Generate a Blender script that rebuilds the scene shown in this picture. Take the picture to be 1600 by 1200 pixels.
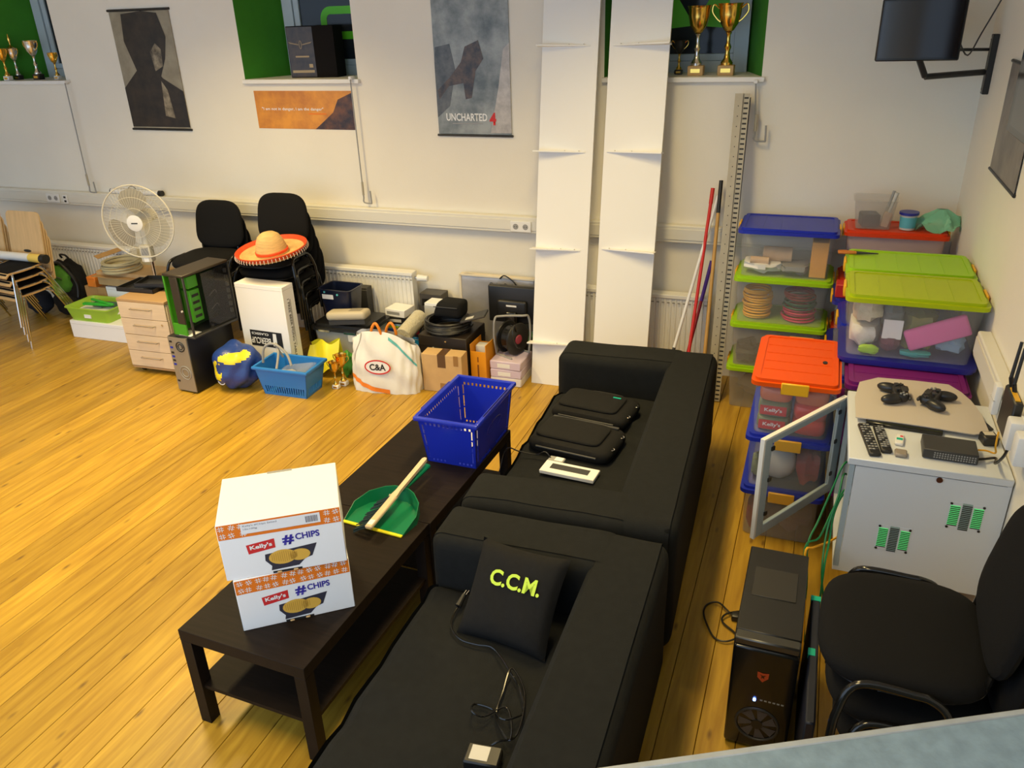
import bpy, bmesh, math, random
from mathutils import Vector, Matrix, Euler
random.seed(7)
for o in list(bpy.data.objects): bpy.data.objects.remove(o)
scene = bpy.context.scene
COL = scene.collection
PI = math.pi
# ---------------------------------------------------------------- camera
CAMZ, YAW, PITCH, ROLL, FPX = 2.4406, -0.3734, 0.4364, -0.0352, 1249.54
_f = Vector((math.sin(YAW)*math.cos(PITCH), math.cos(YAW)*math.cos(PITCH), -math.sin(PITCH)))
_r = Vector((math.cos(YAW), -math.sin(YAW), 0)); _u = _r.cross(_f)
CR = _r*math.cos(ROLL)+_u*math.sin(ROLL); CU = -_r*math.sin(ROLL)+_u*math.cos(ROLL); CF = _f
CP = Vector((0, 0, CAMZ))
cam = bpy.data.cameras.new('camera'); cam.sensor_width = 36; cam.lens = FPX/1600*36; cam.clip_start = .02
camo = bpy.data.objects.new('camera', cam); COL.objects.link(camo)
m = Matrix.Identity(4)
for i in range(3):
    m[i][0] = CR[i]; m[i][1] = CU[i]; m[i][2] = -CF[i]; m[i][3] = CP[i]
camo.matrix_world = m
scene.camera = camo
# ---------------------------------------------------------------- world, lamps, exposure
scene.view_settings.view_transform = 'Standard'; scene.view_settings.look = 'None'
scene.view_settings.gamma = 1; scene.view_settings.exposure = -0.06
scene.view_settings.use_curve_mapping = False
wd = bpy.data.worlds.new('world'); scene.world = wd; wd.use_nodes = True
wd.node_tree.nodes['Background'].inputs[0].default_value = (.60, .77, 1, 1)
wd.node_tree.nodes['Background'].inputs[1].default_value = 1.9
CEIL = 3.25
def area(name, loc, sx, sy, watts, col, spread=PI):
    l = bpy.data.lights.new(name, 'AREA'); l.shape = 'RECTANGLE'; l.size = sx; l.size_y = sy
    l.energy = watts; l.color = col; l.spread = spread
    o = bpy.data.objects.new(name, l); COL.objects.link(o); o.location = loc
    return o
WARM = (1, .75, .33)
LAMPS = [(-1.1, 3.5, 1.3, 46), (-3.9, 3.5, 1.3, 70), (-.95, 1.1, 1.3, 22), (-3.9, 1.2, 1.3, 44)]
for i, (x, y, ln, w) in enumerate(LAMPS):
    area('ceiling_lamp_light', (x, y, CEIL-.12), .3, ln, w, WARM, math.radians(130))
# ---------------------------------------------------------------- pixel (1600x1200) -> place
def ray(px, py):
    return CF + CR*((px-800)/FPX) - CU*((py-600)/FPX)
def F(px, py, z=0.0):
    d = ray(px, py); return CP + d*((z-CAMZ)/d.z)
def Wl(px, py, y):
    d = ray(px, py); return CP + d*(y/d.y)
def Xw(px, py, x):
    d = ray(px, py); return CP + d*(x/d.x)
# ---------------------------------------------------------------- materials
def C(r, g, b):
    f = lambda v: (v/255/12.92) if v/255 <= .04045 else ((v/255+.055)/1.055)**2.4
    return (f(r), f(g), f(b))
_M = {}
def M(name, col, rough=.5, metal=0., var=0., vscale=12., bump=0., bscale=150., alpha=1., emit=0., spec=.5, stretch=None, sheen=0.):
    if name in _M: return _M[name]
    mt = bpy.data.materials.new(name); mt.use_nodes = True; nt = mt.node_tree; N = nt.nodes; L = nt.links
    b = N['Principled BSDF']; out = N['Material Output']
    b.inputs['Base Color'].default_value = (*col, 1); b.inputs['Roughness'].default_value = rough
    b.inputs['Metallic'].default_value = metal; b.inputs['Specular IOR Level'].default_value = spec
    if sheen: b.inputs['Sheen Weight'].default_value = sheen
    if emit: b.inputs['Emission Color'].default_value = (*col, 1); b.inputs['Emission Strength'].default_value = emit
    if var or bump:
        tc = N.new('ShaderNodeTexCoord'); mp = N.new('ShaderNodeMapping'); L.new(tc.outputs['Object'], mp.inputs[0])
        if stretch: mp.inputs['Scale'].default_value = stretch
    if var:
        n = N.new('ShaderNodeTexNoise'); n.inputs['Scale'].default_value = vscale; n.inputs['Detail'].default_value = 5
        L.new(mp.outputs[0], n.inputs['Vector'])
        r = N.new('ShaderNodeValToRGB'); L.new(n.outputs['Fac'], r.inputs[0])
        r.color_ramp.elements[0].position = .3; r.color_ramp.elements[1].position = .7
        r.color_ramp.elements[0].color = (*[c*(1-var) for c in col], 1); r.color_ramp.elements[1].color = (*[min(1, c*(1+var)) for c in col], 1)
        L.new(r.outputs[0], b.inputs['Base Color'])
    if bump:
        n2 = N.new('ShaderNodeTexNoise'); n2.inputs['Scale'].default_value = bscale; n2.inputs['Detail'].default_value = 3
        L.new(mp.outputs[0], n2.inputs['Vector'])
        bp = N.new('ShaderNodeBump'); bp.inputs['Strength'].default_value = bump; bp.inputs['Distance'].default_value = .01
        L.new(n2.outputs['Fac'], bp.inputs['Height']); L.new(bp.outputs[0], b.inputs['Normal'])
    if alpha < 1:
        tr = N.new('ShaderNodeBsdfTransparent'); mx = N.new('ShaderNodeMixShader'); mx.inputs[0].default_value = alpha
        L.new(tr.outputs[0], mx.inputs[1]); L.new(b.outputs[0], mx.inputs[2]); L.new(mx.outputs[0], out.inputs['Surface'])
    _M[name] = mt
    return mt
def wood_floor():
    mt = bpy.data.materials.new('pine_floor'); mt.use_nodes = True; nt = mt.node_tree; N = nt.nodes; L = nt.links
    b = N['Principled BSDF']; b.inputs['Roughness'].default_value = .38; b.inputs['Specular IOR Level'].default_value = .4
    tc = N.new('ShaderNodeTexCoord'); oi = N.new('ShaderNodeObjectInfo')
    mul = N.new('ShaderNodeMath'); mul.operation = 'MULTIPLY'; mul.inputs[1].default_value = 37.; L.new(oi.outputs['Random'], mul.inputs[0])
    cb = N.new('ShaderNodeCombineXYZ'); L.new(mul.outputs[0], cb.inputs[0]); L.new(mul.outputs[0], cb.inputs[1])
    ad = N.new('ShaderNodeVectorMath'); L.new(tc.outputs['Object'], ad.inputs[0]); L.new(cb.outputs[0], ad.inputs[1])
    mp = N.new('ShaderNodeMapping'); mp.inputs['Scale'].default_value = (22, 1.6, 1); L.new(ad.outputs[0], mp.inputs[0])
    n = N.new('ShaderNodeTexNoise'); n.inputs['Scale'].default_value = 1.6; n.inputs['Detail'].default_value = 6; n.inputs['Distortion'].default_value = .6
    L.new(mp.outputs[0], n.inputs['Vector'])
    r = N.new('ShaderNodeValToRGB'); L.new(n.outputs['Fac'], r.inputs[0])
    e = r.color_ramp.elements; e[0].position = .28; e[0].color = (*FL0, 1); e[1].position = .72; e[1].color = (*FL1, 1)
    hs = N.new('ShaderNodeHueSaturation'); L.new(r.outputs[0], hs.inputs['Color'])
    mr = N.new('ShaderNodeMapRange'); mr.inputs['To Min'].default_value = .82; mr.inputs['To Max'].default_value = 1.12; L.new(oi.outputs['Random'], mr.inputs['Value'])
    L.new(mr.outputs[0], hs.inputs['Value'])
    # knots: small dark ellipses
    mp2 = N.new('ShaderNodeMapping'); mp2.inputs['Scale'].default_value = (13, 4.6, 1); L.new(ad.outputs[0], mp2.inputs[0])
    vo = N.new('ShaderNodeTexVoronoi'); vo.inputs['Scale'].default_value = 1.; L.new(mp2.outputs[0], vo.inputs['Vector'])
    kr = N.new('ShaderNodeValToRGB'); k = kr.color_ramp.elements; k[0].position = .05; k[0].color = (1, 1, 1, 1); k[1].position = .16; k[1].color = (0, 0, 0, 1)
    L.new(vo.outputs['Distance'], kr.inputs[0])
    sep = N.new('ShaderNodeSeparateColor'); L.new(vo.outputs['Color'], sep.inputs[0])
    gt = N.new('ShaderNodeMath'); gt.operation = 'GREATER_THAN'; gt.inputs[1].default_value = .35; L.new(sep.outputs[0], gt.inputs[0])
    mk = N.new('ShaderNodeMath'); mk.operation = 'MULTIPLY'; L.new(kr.outputs[0], mk.inputs[0]); L.new(gt.outputs[0], mk.inputs[1])
    mk2 = N.new('ShaderNodeMath'); mk2.operation = 'MULTIPLY'; mk2.inputs[1].default_value = .75; L.new(mk.outputs[0], mk2.inputs[0])
    mx = N.new('ShaderNodeMix'); mx.data_type = 'RGBA'; L.new(mk2.outputs[0], mx.inputs[0]); L.new(hs.outputs[0], mx.inputs[6]); mx.inputs[7].default_value = (.10, .045, .012, 1)
    L.new(mx.outputs[2], b.inputs['Base Color'])
    bp = N.new('ShaderNodeBump'); bp.inputs['Strength'].default_value = .15; bp.inputs['Distance'].default_value = .004; L.new(n.outputs['Fac'], bp.inputs['Height']); L.new(bp.outputs[0], b.inputs['Normal'])
    return mt
FL0 = (.33, .178, .016); FL1 = (.53, .325, .036)
PINE = wood_floor()
WALL = M('wall_paint', (.80, .76, .66), .9, var=.02, vscale=2.5, bump=.08, bscale=90)
WHITE = M('white_paint', (.80, .79, .75), .5, var=.015)
BOARD = M('white_shelf_board', (.84, .83, .79), .45)
DUCT = M('cream_plastic', (.72, .70, .62), .45)
GREEN = M('green_reveal_paint', (.035, .22, .008), .8, var=.05)
LIME = M('lime_plastic', (.33, .58, .01), .4, spec=.25)
YGREEN = M('yellow_green_plastic', (.38, .48, .004), .4, spec=.25)
BLUE = M('blue_plastic', (.016, .03, .40), .35, spec=.3)
DBLUE = M('dark_blue_plastic', (.018, .02, .27), .35)
PURPLE = M('purple_plastic', (.17, .014, .16), .42, spec=.3)
ORANGE = M('orange_plastic', (.74, .085, .002), .42, spec=.25)
RORANGE = M('red_orange_plastic', (.66, .05, .006), .42, spec=.25)
YCLIP = M('amber_plastic', (.80, .42, .01), .4)
CLEAR = M('clear_plastic', (.72, .72, .70), .15, alpha=.085)
CLEAR2 = M('clear_smoky_plastic', (.50, .47, .43), .2, alpha=.23)
CLEARP = M('clear_pinkish_plastic', (.75, .55, .50), .25, alpha=.40)
GLASS = M('window_glass', (.02, .025, .03), .12, spec=.25)
DGLASS = M('door_glass', (.25, .3, .3), .05, alpha=.12)
FRAME = M('window_frame_paint', (.42, .50, .54), .5)
SOFA = M('black_cotton_cover', (.0102, .0112, .0113), .9, var=.12, vscale=30, bump=.25, bscale=500, spec=.2)
FABK = M('black_fabric', (.007, .007, .007), .85, spec=.25, bump=.2, bscale=600, var=.15, vscale=50)
CHFAB = M('chair_fabric', (.006, .006, .0065), .9, spec=.2, bump=.2, bscale=500)
BLK = M('black_plastic', (.012, .012, .012), .4)
BLKG = M('gloss_black', (.008, .008, .008), .15)
DGREY = M('dark_grey_plastic', (.035, .035, .035), .5)
GREY = M('grey_plastic', (.30, .30, .29), .5)
LGREY = M('light_grey_plastic', (.55, .54, .50), .5)
WPL = M('white_plastic', (.78, .78, .76), .4)
CAB = M('light_grey_cabinet_paint', (.66, .70, .74), .45, bump=.05, bscale=400)
CABI = M('cabinet_blue_grey', (.36, .44, .49), .45)
CHROME = M('chrome', (.75, .74, .72), .15, metal=1)
STEEL = M('galvanised_steel', (.40, .36, .27), .5, metal=.1, var=.08)
GOLD = M('gold_metal', (.86, .55, .12), .2, metal=1)
SILVER = M('silver_metal', (.78, .76, .72), .22, metal=1)
LACK = M('black_brown_wood', (.012, .0078, .0055), .52, spec=.14, var=.25, vscale=6, stretch=(1, 12, 1), bump=.05)
BIRCH = M('birch_plywood', (.66, .45, .22), .4, var=.08, vscale=5, stretch=(8, 1, 1))
EDGE = M('plywood_edge', (.50, .30, .12), .5)
PEDW = M('pale_beech_veneer', (.68, .53, .36), .45, var=.06, vscale=5, stretch=(1, 1, 8))
PEDE = M('beech_edge', (.45, .28, .13), .5)
CARD = M('brown_cardboard', (.42, .25, .095), .8, var=.06, vscale=8)
CARDL = M('light_cardboard', (.55, .36, .16), .8, var=.06)
CARDW = M('white_cardboard', (.87, .87, .87), .6)
PAPER = M('white_paper', (.82, .82, .82), .7)
RED = M('red_plastic', (.55, .02, .015), .4)
TEAL = M('teal_tape', (.0, .42, .30), .5)
PRINT_R = M('print_red', (.62, .02, .02), .6)
PRINT_B = M('print_blue', (.03, .02, .30), .6)
PRINT_K = M('print_black', (.012, .012, .012), .6)
PRINT_W = M('print_white', (.85, .85, .83), .6)
PRINT_O = M('print_orange', (.80, .19, .005), .6)
GCABLE = M('green_cable', (.0, .16, .055), .5)
YCABLE = M('yellow_cable', (.80, .40, .015), .5)
# ---------------------------------------------------------------- mesh builder
class MB:
    def __init__(s): s.v = []; s.f = []; s.mi = []
    def add(s, vs, fs, mt=None, mi=0):
        o = len(s.v)
        for v in vs:
            v = Vector(v); s.v.append(tuple(mt @ v) if mt else tuple(v))
        for f in fs: s.f.append(tuple(o+i for i in f)); s.mi.append(mi)
        return s
    def box(s, x0, x1, y0, y1, z0, z1, b=0., mt=None, mi=0):
        if x1 < x0: x0, x1 = x1, x0
        if y1 < y0: y0, y1 = y1, y0
        if z1 < z0: z0, z1 = z1, z0
        if b <= 0:
            vs = [(x, y, z) for z in (z0, z1) for y in (y0, y1) for x in (x0, x1)]
            return s.add(vs, [(0, 2, 3, 1), (4, 5, 7, 6), (0, 1, 5, 4), (2, 6, 7, 3), (0, 4, 6, 2), (1, 3, 7, 5)], mt, mi)
        b = min(b, (x1-x0)*.49, (y1-y0)*.49, (z1-z0)*.49)
        X, Y, Z = (x0, x1), (y0, y1), (z0, z1); vs = []; idx = {}
        sg = (1, -1)
        for i in (0, 1):
            for j in (0, 1):
                for k in (0, 1):
                    for a in range(3):
                        p = [X[i]+sg[i]*b, Y[j]+sg[j]*b, Z[k]+sg[k]*b]; p[a] = (X[i], Y[j], Z[k])[a]
                        idx[i, j, k, a] = len(vs); vs.append(tuple(p))
        I = lambda i, j, k, a: idx[i, j, k, a]
        fs = []
        for i in (0, 1): fs.append((I(i, 0, 0, 0), I(i, 1, 0, 0), I(i, 1, 1, 0), I(i, 0, 1, 0)) if i else (I(i, 0, 1, 0), I(i, 1, 1, 0), I(i, 1, 0, 0), I(i, 0, 0, 0)))
        for j in (0, 1): fs.append((I(0, j, 1, 1), I(1, j, 1, 1), I(1, j, 0, 1), I(0, j, 0, 1)) if j else (I(0, j, 0, 1), I(1, j, 0, 1), I(1, j, 1, 1), I(0, j, 1, 1)))
        for k in (0, 1): fs.append((I(0, 0, k, 2), I(1, 0, k, 2), I(1, 1, k, 2), I(0, 1, k, 2)) if k else (I(0, 1, k, 2), I(1, 1, k, 2), I(1, 0, k, 2), I(0, 0, k, 2)))
        for i in (0, 1):
            for j in (0, 1): fs.append((I(i, j, 0, 0), I(i, j, 0, 1), I(i, j, 1, 1), I(i, j, 1, 0)))
        for i in (0, 1):
            for k in (0, 1): fs.append((I(i, 0, k, 0), I(i, 0, k, 2), I(i, 1, k, 2), I(i, 1, k, 0)))
        for j in (0, 1):
            for k in (0, 1): fs.append((I(0, j, k, 1), I(0, j, k, 2), I(1, j, k, 2), I(1, j, k, 1)))
        for i in (0, 1):
            for j in (0, 1):
                for k in (0, 1): fs.append((I(i, j, k, 0), I(i, j, k, 1), I(i, j, k, 2)))
        return s.add(vs, fs, mt, mi)
    def rbox(s, x0, x1, y0, y1, z0, z1, r, seg=4, mt=None, mi=0, sub=0, fn=None):
        bm = bmesh.new(); bmesh.ops.create_cube(bm, size=1)
        for v in bm.verts: v.co = Vector(((x0+x1)/2+v.co.x*(x1-x0), (y0+y1)/2+v.co.y*(y1-y0), (z0+z1)/2+v.co.z*(z1-z0)))
        r = min(r, abs(x1-x0)*.48, abs(y1-y0)*.48, abs(z1-z0)*.48)
        if sub: bmesh.ops.subdivide_edges(bm, edges=bm.edges[:], cuts=sub, use_grid_fill=True)
        es = bm.edges[:] if not sub else [e for e in bm.edges if len(e.link_faces) == 2 and e.calc_face_angle(0) > .5]
        bmesh.ops.bevel(bm, geom=es, offset=r, segments=seg, affect='EDGES', profile=.5)
        if fn:
            for v in bm.verts: v.co = Vector(fn(v.co))
        bm.verts.index_update()
        s.add([v.co.copy() for v in bm.verts], [[v.index for v in f.verts] for f in bm.faces], mt, mi); bm.free()
        return s
    def cyl(s, p0, p1, r0, r1=None, n=16, mi=0, caps=True):
        r1 = r0 if r1 is None else r1
        p0, p1 = Vector(p0), Vector(p1); a = (p1-p0).normalized()
        u = a.orthogonal().normalized(); w = a.cross(u)
        vs = [p0+(u*math.cos(2*PI*i/n)+w*math.sin(2*PI*i/n))*r0 for i in range(n)]+[p1+(u*math.cos(2*PI*i/n)+w*math.sin(2*PI*i/n))*r1 for i in range(n)]
        fs = [(i, (i+1) % n, n+(i+1) % n, n+i) for i in range(n)]
        if caps: fs += [tuple(range(n))[::-1], tuple(range(n, 2*n))]
        return s.add(vs, fs, None, mi)
    def lathe(s, prof, n=20, mt=None, mi=0, cap=True):
        vs = []; fs = []
        for r, z in prof: vs += [(r*math.cos(2*PI*i/n), r*math.sin(2*PI*i/n), z) for i in range(n)]
        for k in range(len(prof)-1): fs += [(k*n+i, k*n+(i+1) % n, (k+1)*n+(i+1) % n, (k+1)*n+i) for i in range(n)]
        if cap: fs += [tuple(range(n))[::-1], tuple(range((len(prof)-1)*n, len(prof)*n))]
        return s.add(vs, fs, mt, mi)
    def tube(s, pts, r, n=8, smooth=0, mi=0, closed=False):
        P = [Vector(p) for p in pts]
        if smooth:
            Q = []; m_ = len(P); rng = range(m_ if closed else m_-1)
            for i in rng:
                a = P[(i-1) % m_] if (closed or i > 0) else P[0]; b = P[i]; c = P[(i+1) % m_]; d = P[(i+2) % m_] if (closed or i+2 < m_) else P[-1]
                for k in range(smooth):
                    t = k/smooth
                    Q.append(.5*((2*b)+(c-a)*t+(2*a-5*b+4*c-d)*t*t+(3*b-a-3*c+d)*t**3))
            if not closed: Q.append(P[-1])
            P = Q
        m_ = len(P); vs = []; fs = []; u = None
        for i in range(m_):
            t = (P[(i+1) % m_]-P[(i-1) % m_]) if closed else (P[min(i+1, m_-1)]-P[max(i-1, 0)])
            if t.length < 1e-9: t = Vector((0, 0, 1))
            t.normalize()
            u = t.orthogonal().normalized() if u is None else (u-t*u.dot(t)).normalized()
            w = t.cross(u)
            vs += [P[i]+(u*math.cos(2*PI*j/n)+w*math.sin(2*PI*j/n))*r for j in range(n)]
        for i in range(m_ if closed else m_-1):
            k = (i+1) % m_
            fs += [(i*n+j, i*n+(j+1) % n, k*n+(j+1) % n, k*n+j) for j in range(n)]
        if not closed: fs += [tuple(range(n))[::-1], tuple(range((m_-1)*n, m_*n))]
        return s.add(vs, fs, None, mi)
    def prism(s, poly, z0, z1, mt=None, mi=0):
        n = len(poly); vs = [(x, y, z0) for x, y in poly]+[(x, y, z1) for x, y in poly]
        return s.add(vs, [tuple(range(n))[::-1], tuple(range(n, 2*n))]+[(i, (i+1) % n, n+(i+1) % n, n+i) for i in range(n)], mt, mi)
    def pad(s, w, d, t, e=4., n=32, mt=None, mi=0, dome=.3, taper=1., wob=0.):
        # cushion-like pad: superellipse outline, domed top; lies on z = 0
        def ring(k, z):
            out = []
            for i in range(n):
                a = 2*PI*i/n; c, q = math.cos(a), math.sin(a)
                x = math.copysign(abs(c)**(2/e), c)*w/2*k; y = math.copysign(abs(q)**(2/e), q)*d/2*k
                out.append((x*(1+(taper-1)*(y/d+.5)), y, z+wob*math.sin(x*40+y*31)))
            return out
        R = [(.90, 0), (.97, t*.14), (1, t*.4), (.985, t*.66), (.93, t*.85), (.78, t*(.94+.06*dome)), (.5, t*(1+.08*dome)), (.2, t*(1+.12*dome))]
        vs = []; fs = []
        for k, z in R: vs += ring(k, z)
        for k in range(len(R)-1): fs += [(k*n+i, k*n+(i+1) % n, (k+1)*n+(i+1) % n, (k+1)*n+i) for i in range(n)]
        fs += [tuple(range(n))[::-1], tuple(range((len(R)-1)*n, len(R)*n))]
        return s.add(vs, fs, mt, mi)
    def grid(s, fn, nu, nv, mi=0, both=0.):
        vs = [fn(i/nu, j/nv) for j in range(nv+1) for i in range(nu+1)]
        fs = [(j*(nu+1)+i, j*(nu+1)+i+1, (j+1)*(nu+1)+i+1, (j+1)*(nu+1)+i) for j in range(nv) for i in range(nu)]
        return s.add(vs, fs, None, mi)
    def shell(s, w, d, h, t=.004, k=.92, rim=.0, cr=.03, mi=0):
        # open tapered tub with rounded corners, outside size w x d at the top, k times that at the bottom
        def ring(a, b, r, z):
            out = []
            for cx, cy, a0 in ((1, 1, 0), (-1, 1, PI/2), (-1, -1, PI), (1, -1, 3*PI/2)):
                for q in range(4):
                    g = a0+PI/2*q/3; out.append((cx*(a/2-r)+r*math.cos(g), cy*(b/2-r)+r*math.sin(g), z))
            return out
        seq = [ring(w*k, d*k, cr, 0), ring(w, d, cr, h)]
        if rim: seq += [ring(w+2*rim, d+2*rim, cr+rim, h), ring(w+2*rim, d+2*rim, cr+rim, h+.006), ]
        seq += [ring(w-2*t, d-2*t, cr, h+(.006 if rim else 0)), ring(w*k-2*t, d*k-2*t, cr, t)]
        n = 16; vs = [p for r in seq for p in r]; fs = []
        for a in range(len(seq)-1): fs += [(a*n+i, a*n+(i+1) % n, (a+1)*n+(i+1) % n, (a+1)*n+i) for i in range(n)]
        fs += [tuple(range(n))[::-1], tuple(range((len(seq)-1)*n, len(seq)*n))]
        return s.add(vs, fs, None, mi)
    def mesh(s, name, mats, smooth=True, angle=.7):
        me = bpy.data.meshes.new(name); me.from_pydata(s.v, [], s.f)
        for m_ in (mats if isinstance(mats, (list, tuple)) else [mats]): me.materials.append(m_)
        if any(s.mi): me.polygons.foreach_set('material_index', s.mi)
        bm = bmesh.new(); bm.from_mesh(me); bmesh.ops.recalc_face_normals(bm, faces=bm.faces); bm.to_mesh(me); bm.free()
        if smooth:
            me.polygons.foreach_set('use_smooth', [True]*len(me.polygons)); me.set_sharp_from_angle(angle=angle)
        me.update(); return me
def R3(rx=0, ry=0, rz=0, loc=(0, 0, 0)): return Matrix.Translation(loc) @ Euler((rx, ry, rz)).to_matrix().to_4x4()
def obj(name, mb, mats, parent=None, smooth=True, angle=.7, loc=(0, 0, 0), rot=(0, 0, 0)):
    me = mb.mesh(name, mats, smooth, angle) if isinstance(mb, MB) else mb
    o = bpy.data.objects.new(name, me); COL.objects.link(o); o.parent = parent; o.location = loc; o.rotation_euler = rot
    return o
def tag(o, label, cat, group=None):
    o['label'] = label; o['category'] = cat
    if group: o['group'] = group
    return o
def thing(name, label, cat, loc=(0, 0, 0), rz=0, group=None, rot=None):
    o = bpy.data.objects.new(name, None); COL.objects.link(o); o.empty_display_size = .1
    o.location = loc; o.rotation_euler = rot if rot else (0, 0, rz)
    return tag(o, label, cat, group)
def solo(name, mb, mats, label, cat, loc=(0, 0, 0), rz=0, group=None, rot=None, smooth=True, angle=.7):
    o = obj(name, mb, mats, None, smooth, angle, loc, rot if rot else (0, 0, rz)); return tag(o, label, cat, group)
def struct(name, mb, mats, parent=None, smooth=False):
    o = obj(name, mb, mats, parent, smooth)
    if parent is None: o['kind'] = 'structure'
    return o
def dup(root, loc=None, rot=None, label=None, group=None):
    r = root.copy(); COL.objects.link(r)
    if loc is not None: r.location = loc
    if rot is not None: r.rotation_euler = rot
    if label: r['label'] = label
    if group: r['group'] = group
    for ch in list(root.children):
        c = ch.copy(); COL.objects.link(c); c.parent = r
        for g in list(ch.children):
            d = g.copy(); COL.objects.link(d); d.parent = c
    return r
def basis(o, x, y):
    x, y = Vector(x).normalized(), Vector(y).normalized(); z = x.cross(y).normalized(); y = z.cross(x)
    mt = Matrix.Identity(4)
    for i in range(3): mt[i][0] = x[i]; mt[i][1] = y[i]; mt[i][2] = z[i]; mt[i][3] = o[i]
    return mt
def text(name, body, w, h, mat, parent, mt, bold=0., shear=0.):
    cu = bpy.data.curves.new('t', 'FONT'); cu.body = body; cu.size = 1; cu.offset = bold; cu.shear = shear; cu.resolution_u = 3
    t = bpy.data.objects.new('t', cu); COL.objects.link(t)
    dg = bpy.context.evaluated_depsgraph_get(); me = bpy.data.meshes.new_from_object(t.evaluated_get(dg))
    bpy.data.objects.remove(t); bpy.data.curves.remove(cu)
    xs = [v.co.x for v in me.vertices]; ys = [v.co.y for v in me.vertices]
    x0, x1, y0, y1 = min(xs), max(xs), min(ys), max(ys)
    sx = w/(x1-x0); sy = h/(y1-y0) if h else sx
    for v in me.vertices: v.co = mt @ Vector(((v.co.x-(x0+x1)/2)*sx, (v.co.y-(y0+y1)/2)*sy, 0))
    me.materials.clear(); me.materials.append(mat); me.update()
    o = bpy.data.objects.new(name, me); COL.objects.link(o); o.parent = parent
    return o
def decal(name, polys, mat, parent, mt):
    mb = MB()
    for p in polys:
        n = len(p); mb.add([(x, y, 0) for x, y in p], [tuple(range(n))], mt)
    return obj(name, mb, mat, parent, False)
def rect(x0, y0, x1, y1): return [(x0, y0), (x1, y0), (x1, y1), (x0, y1)]
def arcring(cx, cy, rx, ry, t, n=28):
    return [[(cx+rx*math.cos(2*PI*i/n), cy+ry*math.sin(2*PI*i/n)), (cx+rx*math.cos(2*PI*(i+1)/n), cy+ry*math.sin(2*PI*(i+1)/n)),
             (cx+(rx-t)*math.cos(2*PI*(i+1)/n), cy+(ry-t)*math.sin(2*PI*(i+1)/n)), (cx+(rx-t)*math.cos(2*PI*i/n), cy+(ry-t)*math.sin(2*PI*i/n))] for i in range(n)]
def ell(cx, cy, rx, ry, n=20): return [(cx+rx*math.cos(2*PI*i/n), cy+ry*math.sin(2*PI*i/n)) for i in range(n)]
# ================================================================ the room
WY, XR, XL, YN = 5.45, .79, -8.6, -.6
fl = MB().box(XL, XR, YN, WY, -.06, -.016); floor = struct('floor', fl, M('floor_gap', (.05, .025, .008), .9))
PW = .138
def plank_mesh(ln):
    return MB().box(-PW/2+.0012, PW/2-.0012, -ln/2+.001, ln/2-.001, -.016, 0, b=.0016).mesh('plank', PINE, False)
PLK = plank_mesh(WY-YN)
nx = int((XR-XL)/PW)+1
for i in range(nx):
    o = bpy.data.objects.new('plank', PLK); COL.objects.link(o); o.parent = floor; o.location = (XR-PW/2-i*PW-.004, (WY+YN)/2, 0)
# back wall, with three deep window openings
SILL = Wl(558, 123, WY).z; WTOP = 3.0
W2 = (Wl(383, 124, WY).x, Wl(559, 123, WY).x); W3 = (Wl(944, 122, WY).x, Wl(1190, 121, WY).x)
RD = .40; i1 = Wl(66, 60, WY+RD).x; i2 = Wl(452, 70, WY+RD).x; i3 = Wl(1170, 70, WY+RD).x
W1 = (i1-(i2-W2[0]), Wl(103, 123, WY).x)
wb = MB().box(XL, XR+.1, WY, WY+.12, -.06, SILL-.03).box(XL, XR+.1, WY, WY+.12, WTOP, CEIL)
for a, b in ((XL, W1[0]), (W1[1], W2[0]), (W2[1], W3[0]), (W3[1], XR+.1)): wb.box(a, b, WY, WY+.12, SILL-.03, WTOP)
struct('wall_back', wb, WALL)
struct('wall_right', MB().box(XR, XR+.12, YN, WY, -.06, CEIL), WALL)
struct('wall_left', MB().box(XL-.12, XL, YN, WY, -.06, CEIL), WALL)
struct('ceiling', MB().box(XL, XR, YN, WY, CEIL, CEIL+.1), WALL)
def window(n, a, b, ia, ib):
    y1 = WY+RD
    fr = MB()
    w = struct('window_%d' % n, fr.box(ia, ib, y1-.03, y1+.03, SILL+.0, SILL+.07).box(ia, ib, y1-.03, y1+.03, WTOP-.07, WTOP).box(ia, ia+.09, y1-.03, y1+.03, SILL+.07, WTOP-.07).box(ib-.09, ib, y1-.03, y1+.03, SILL+.07, WTOP-.07), FRAME)
    obj('sash', MB().box(ia+.09, ib-.09, y1-.015, y1+.02, SILL+.07, SILL+.115, .004).box(ia+.09, ia+.14, y1-.015, y1+.02, SILL+.115, WTOP-.07, .004).box(ib-.14, ib-.09, y1-.015, y1+.02, SILL+.115, WTOP-.07, .004), FRAME, w)
    obj('pane', MB().box(ia+.13, ib-.13, y1, y1+.008, SILL+.11, WTOP-.07), GLASS, w)
    rv = MB()
    rv.add([(a, WY, SILL-.03), (ia, y1+.03, SILL-.03), (ia, y1+.03, WTOP), (a, WY, WTOP)], [(0, 1, 2, 3)])
    rv.add([(b, WY, SILL-.03), (ib, y1+.03, SILL-.03), (ib, y1+.03, WTOP), (b, WY, WTOP)], [(0, 1, 2, 3)])
    rv.add([(a, WY, WTOP), (ia, y1+.03, WTOP), (ib, y1+.03, WTOP), (b, WY, WTOP)], [(0, 1, 2, 3)])
    obj('reveal', rv, GREEN, w, False)
    obj('backing', MB().box(ia-.1, ib+.1, y1+.032, y1+.05, SILL-.1, WTOP+.1), DGREY, w)
    obj('sill_board', MB().box(a-.01, b+.02, WY-.03, y1+.03, SILL-.032, SILL, .004), WHITE, w)
    return w, y1
w1, _ = window(1, W1[0], W1[1], i1, W1[1]+.25)
w2, y2 = window(2, W2[0], W2[1], i2, W2[1]-.02)
w3, y3 = window(3, W3[0], W3[1], W3[0]+.05, i3)
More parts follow.
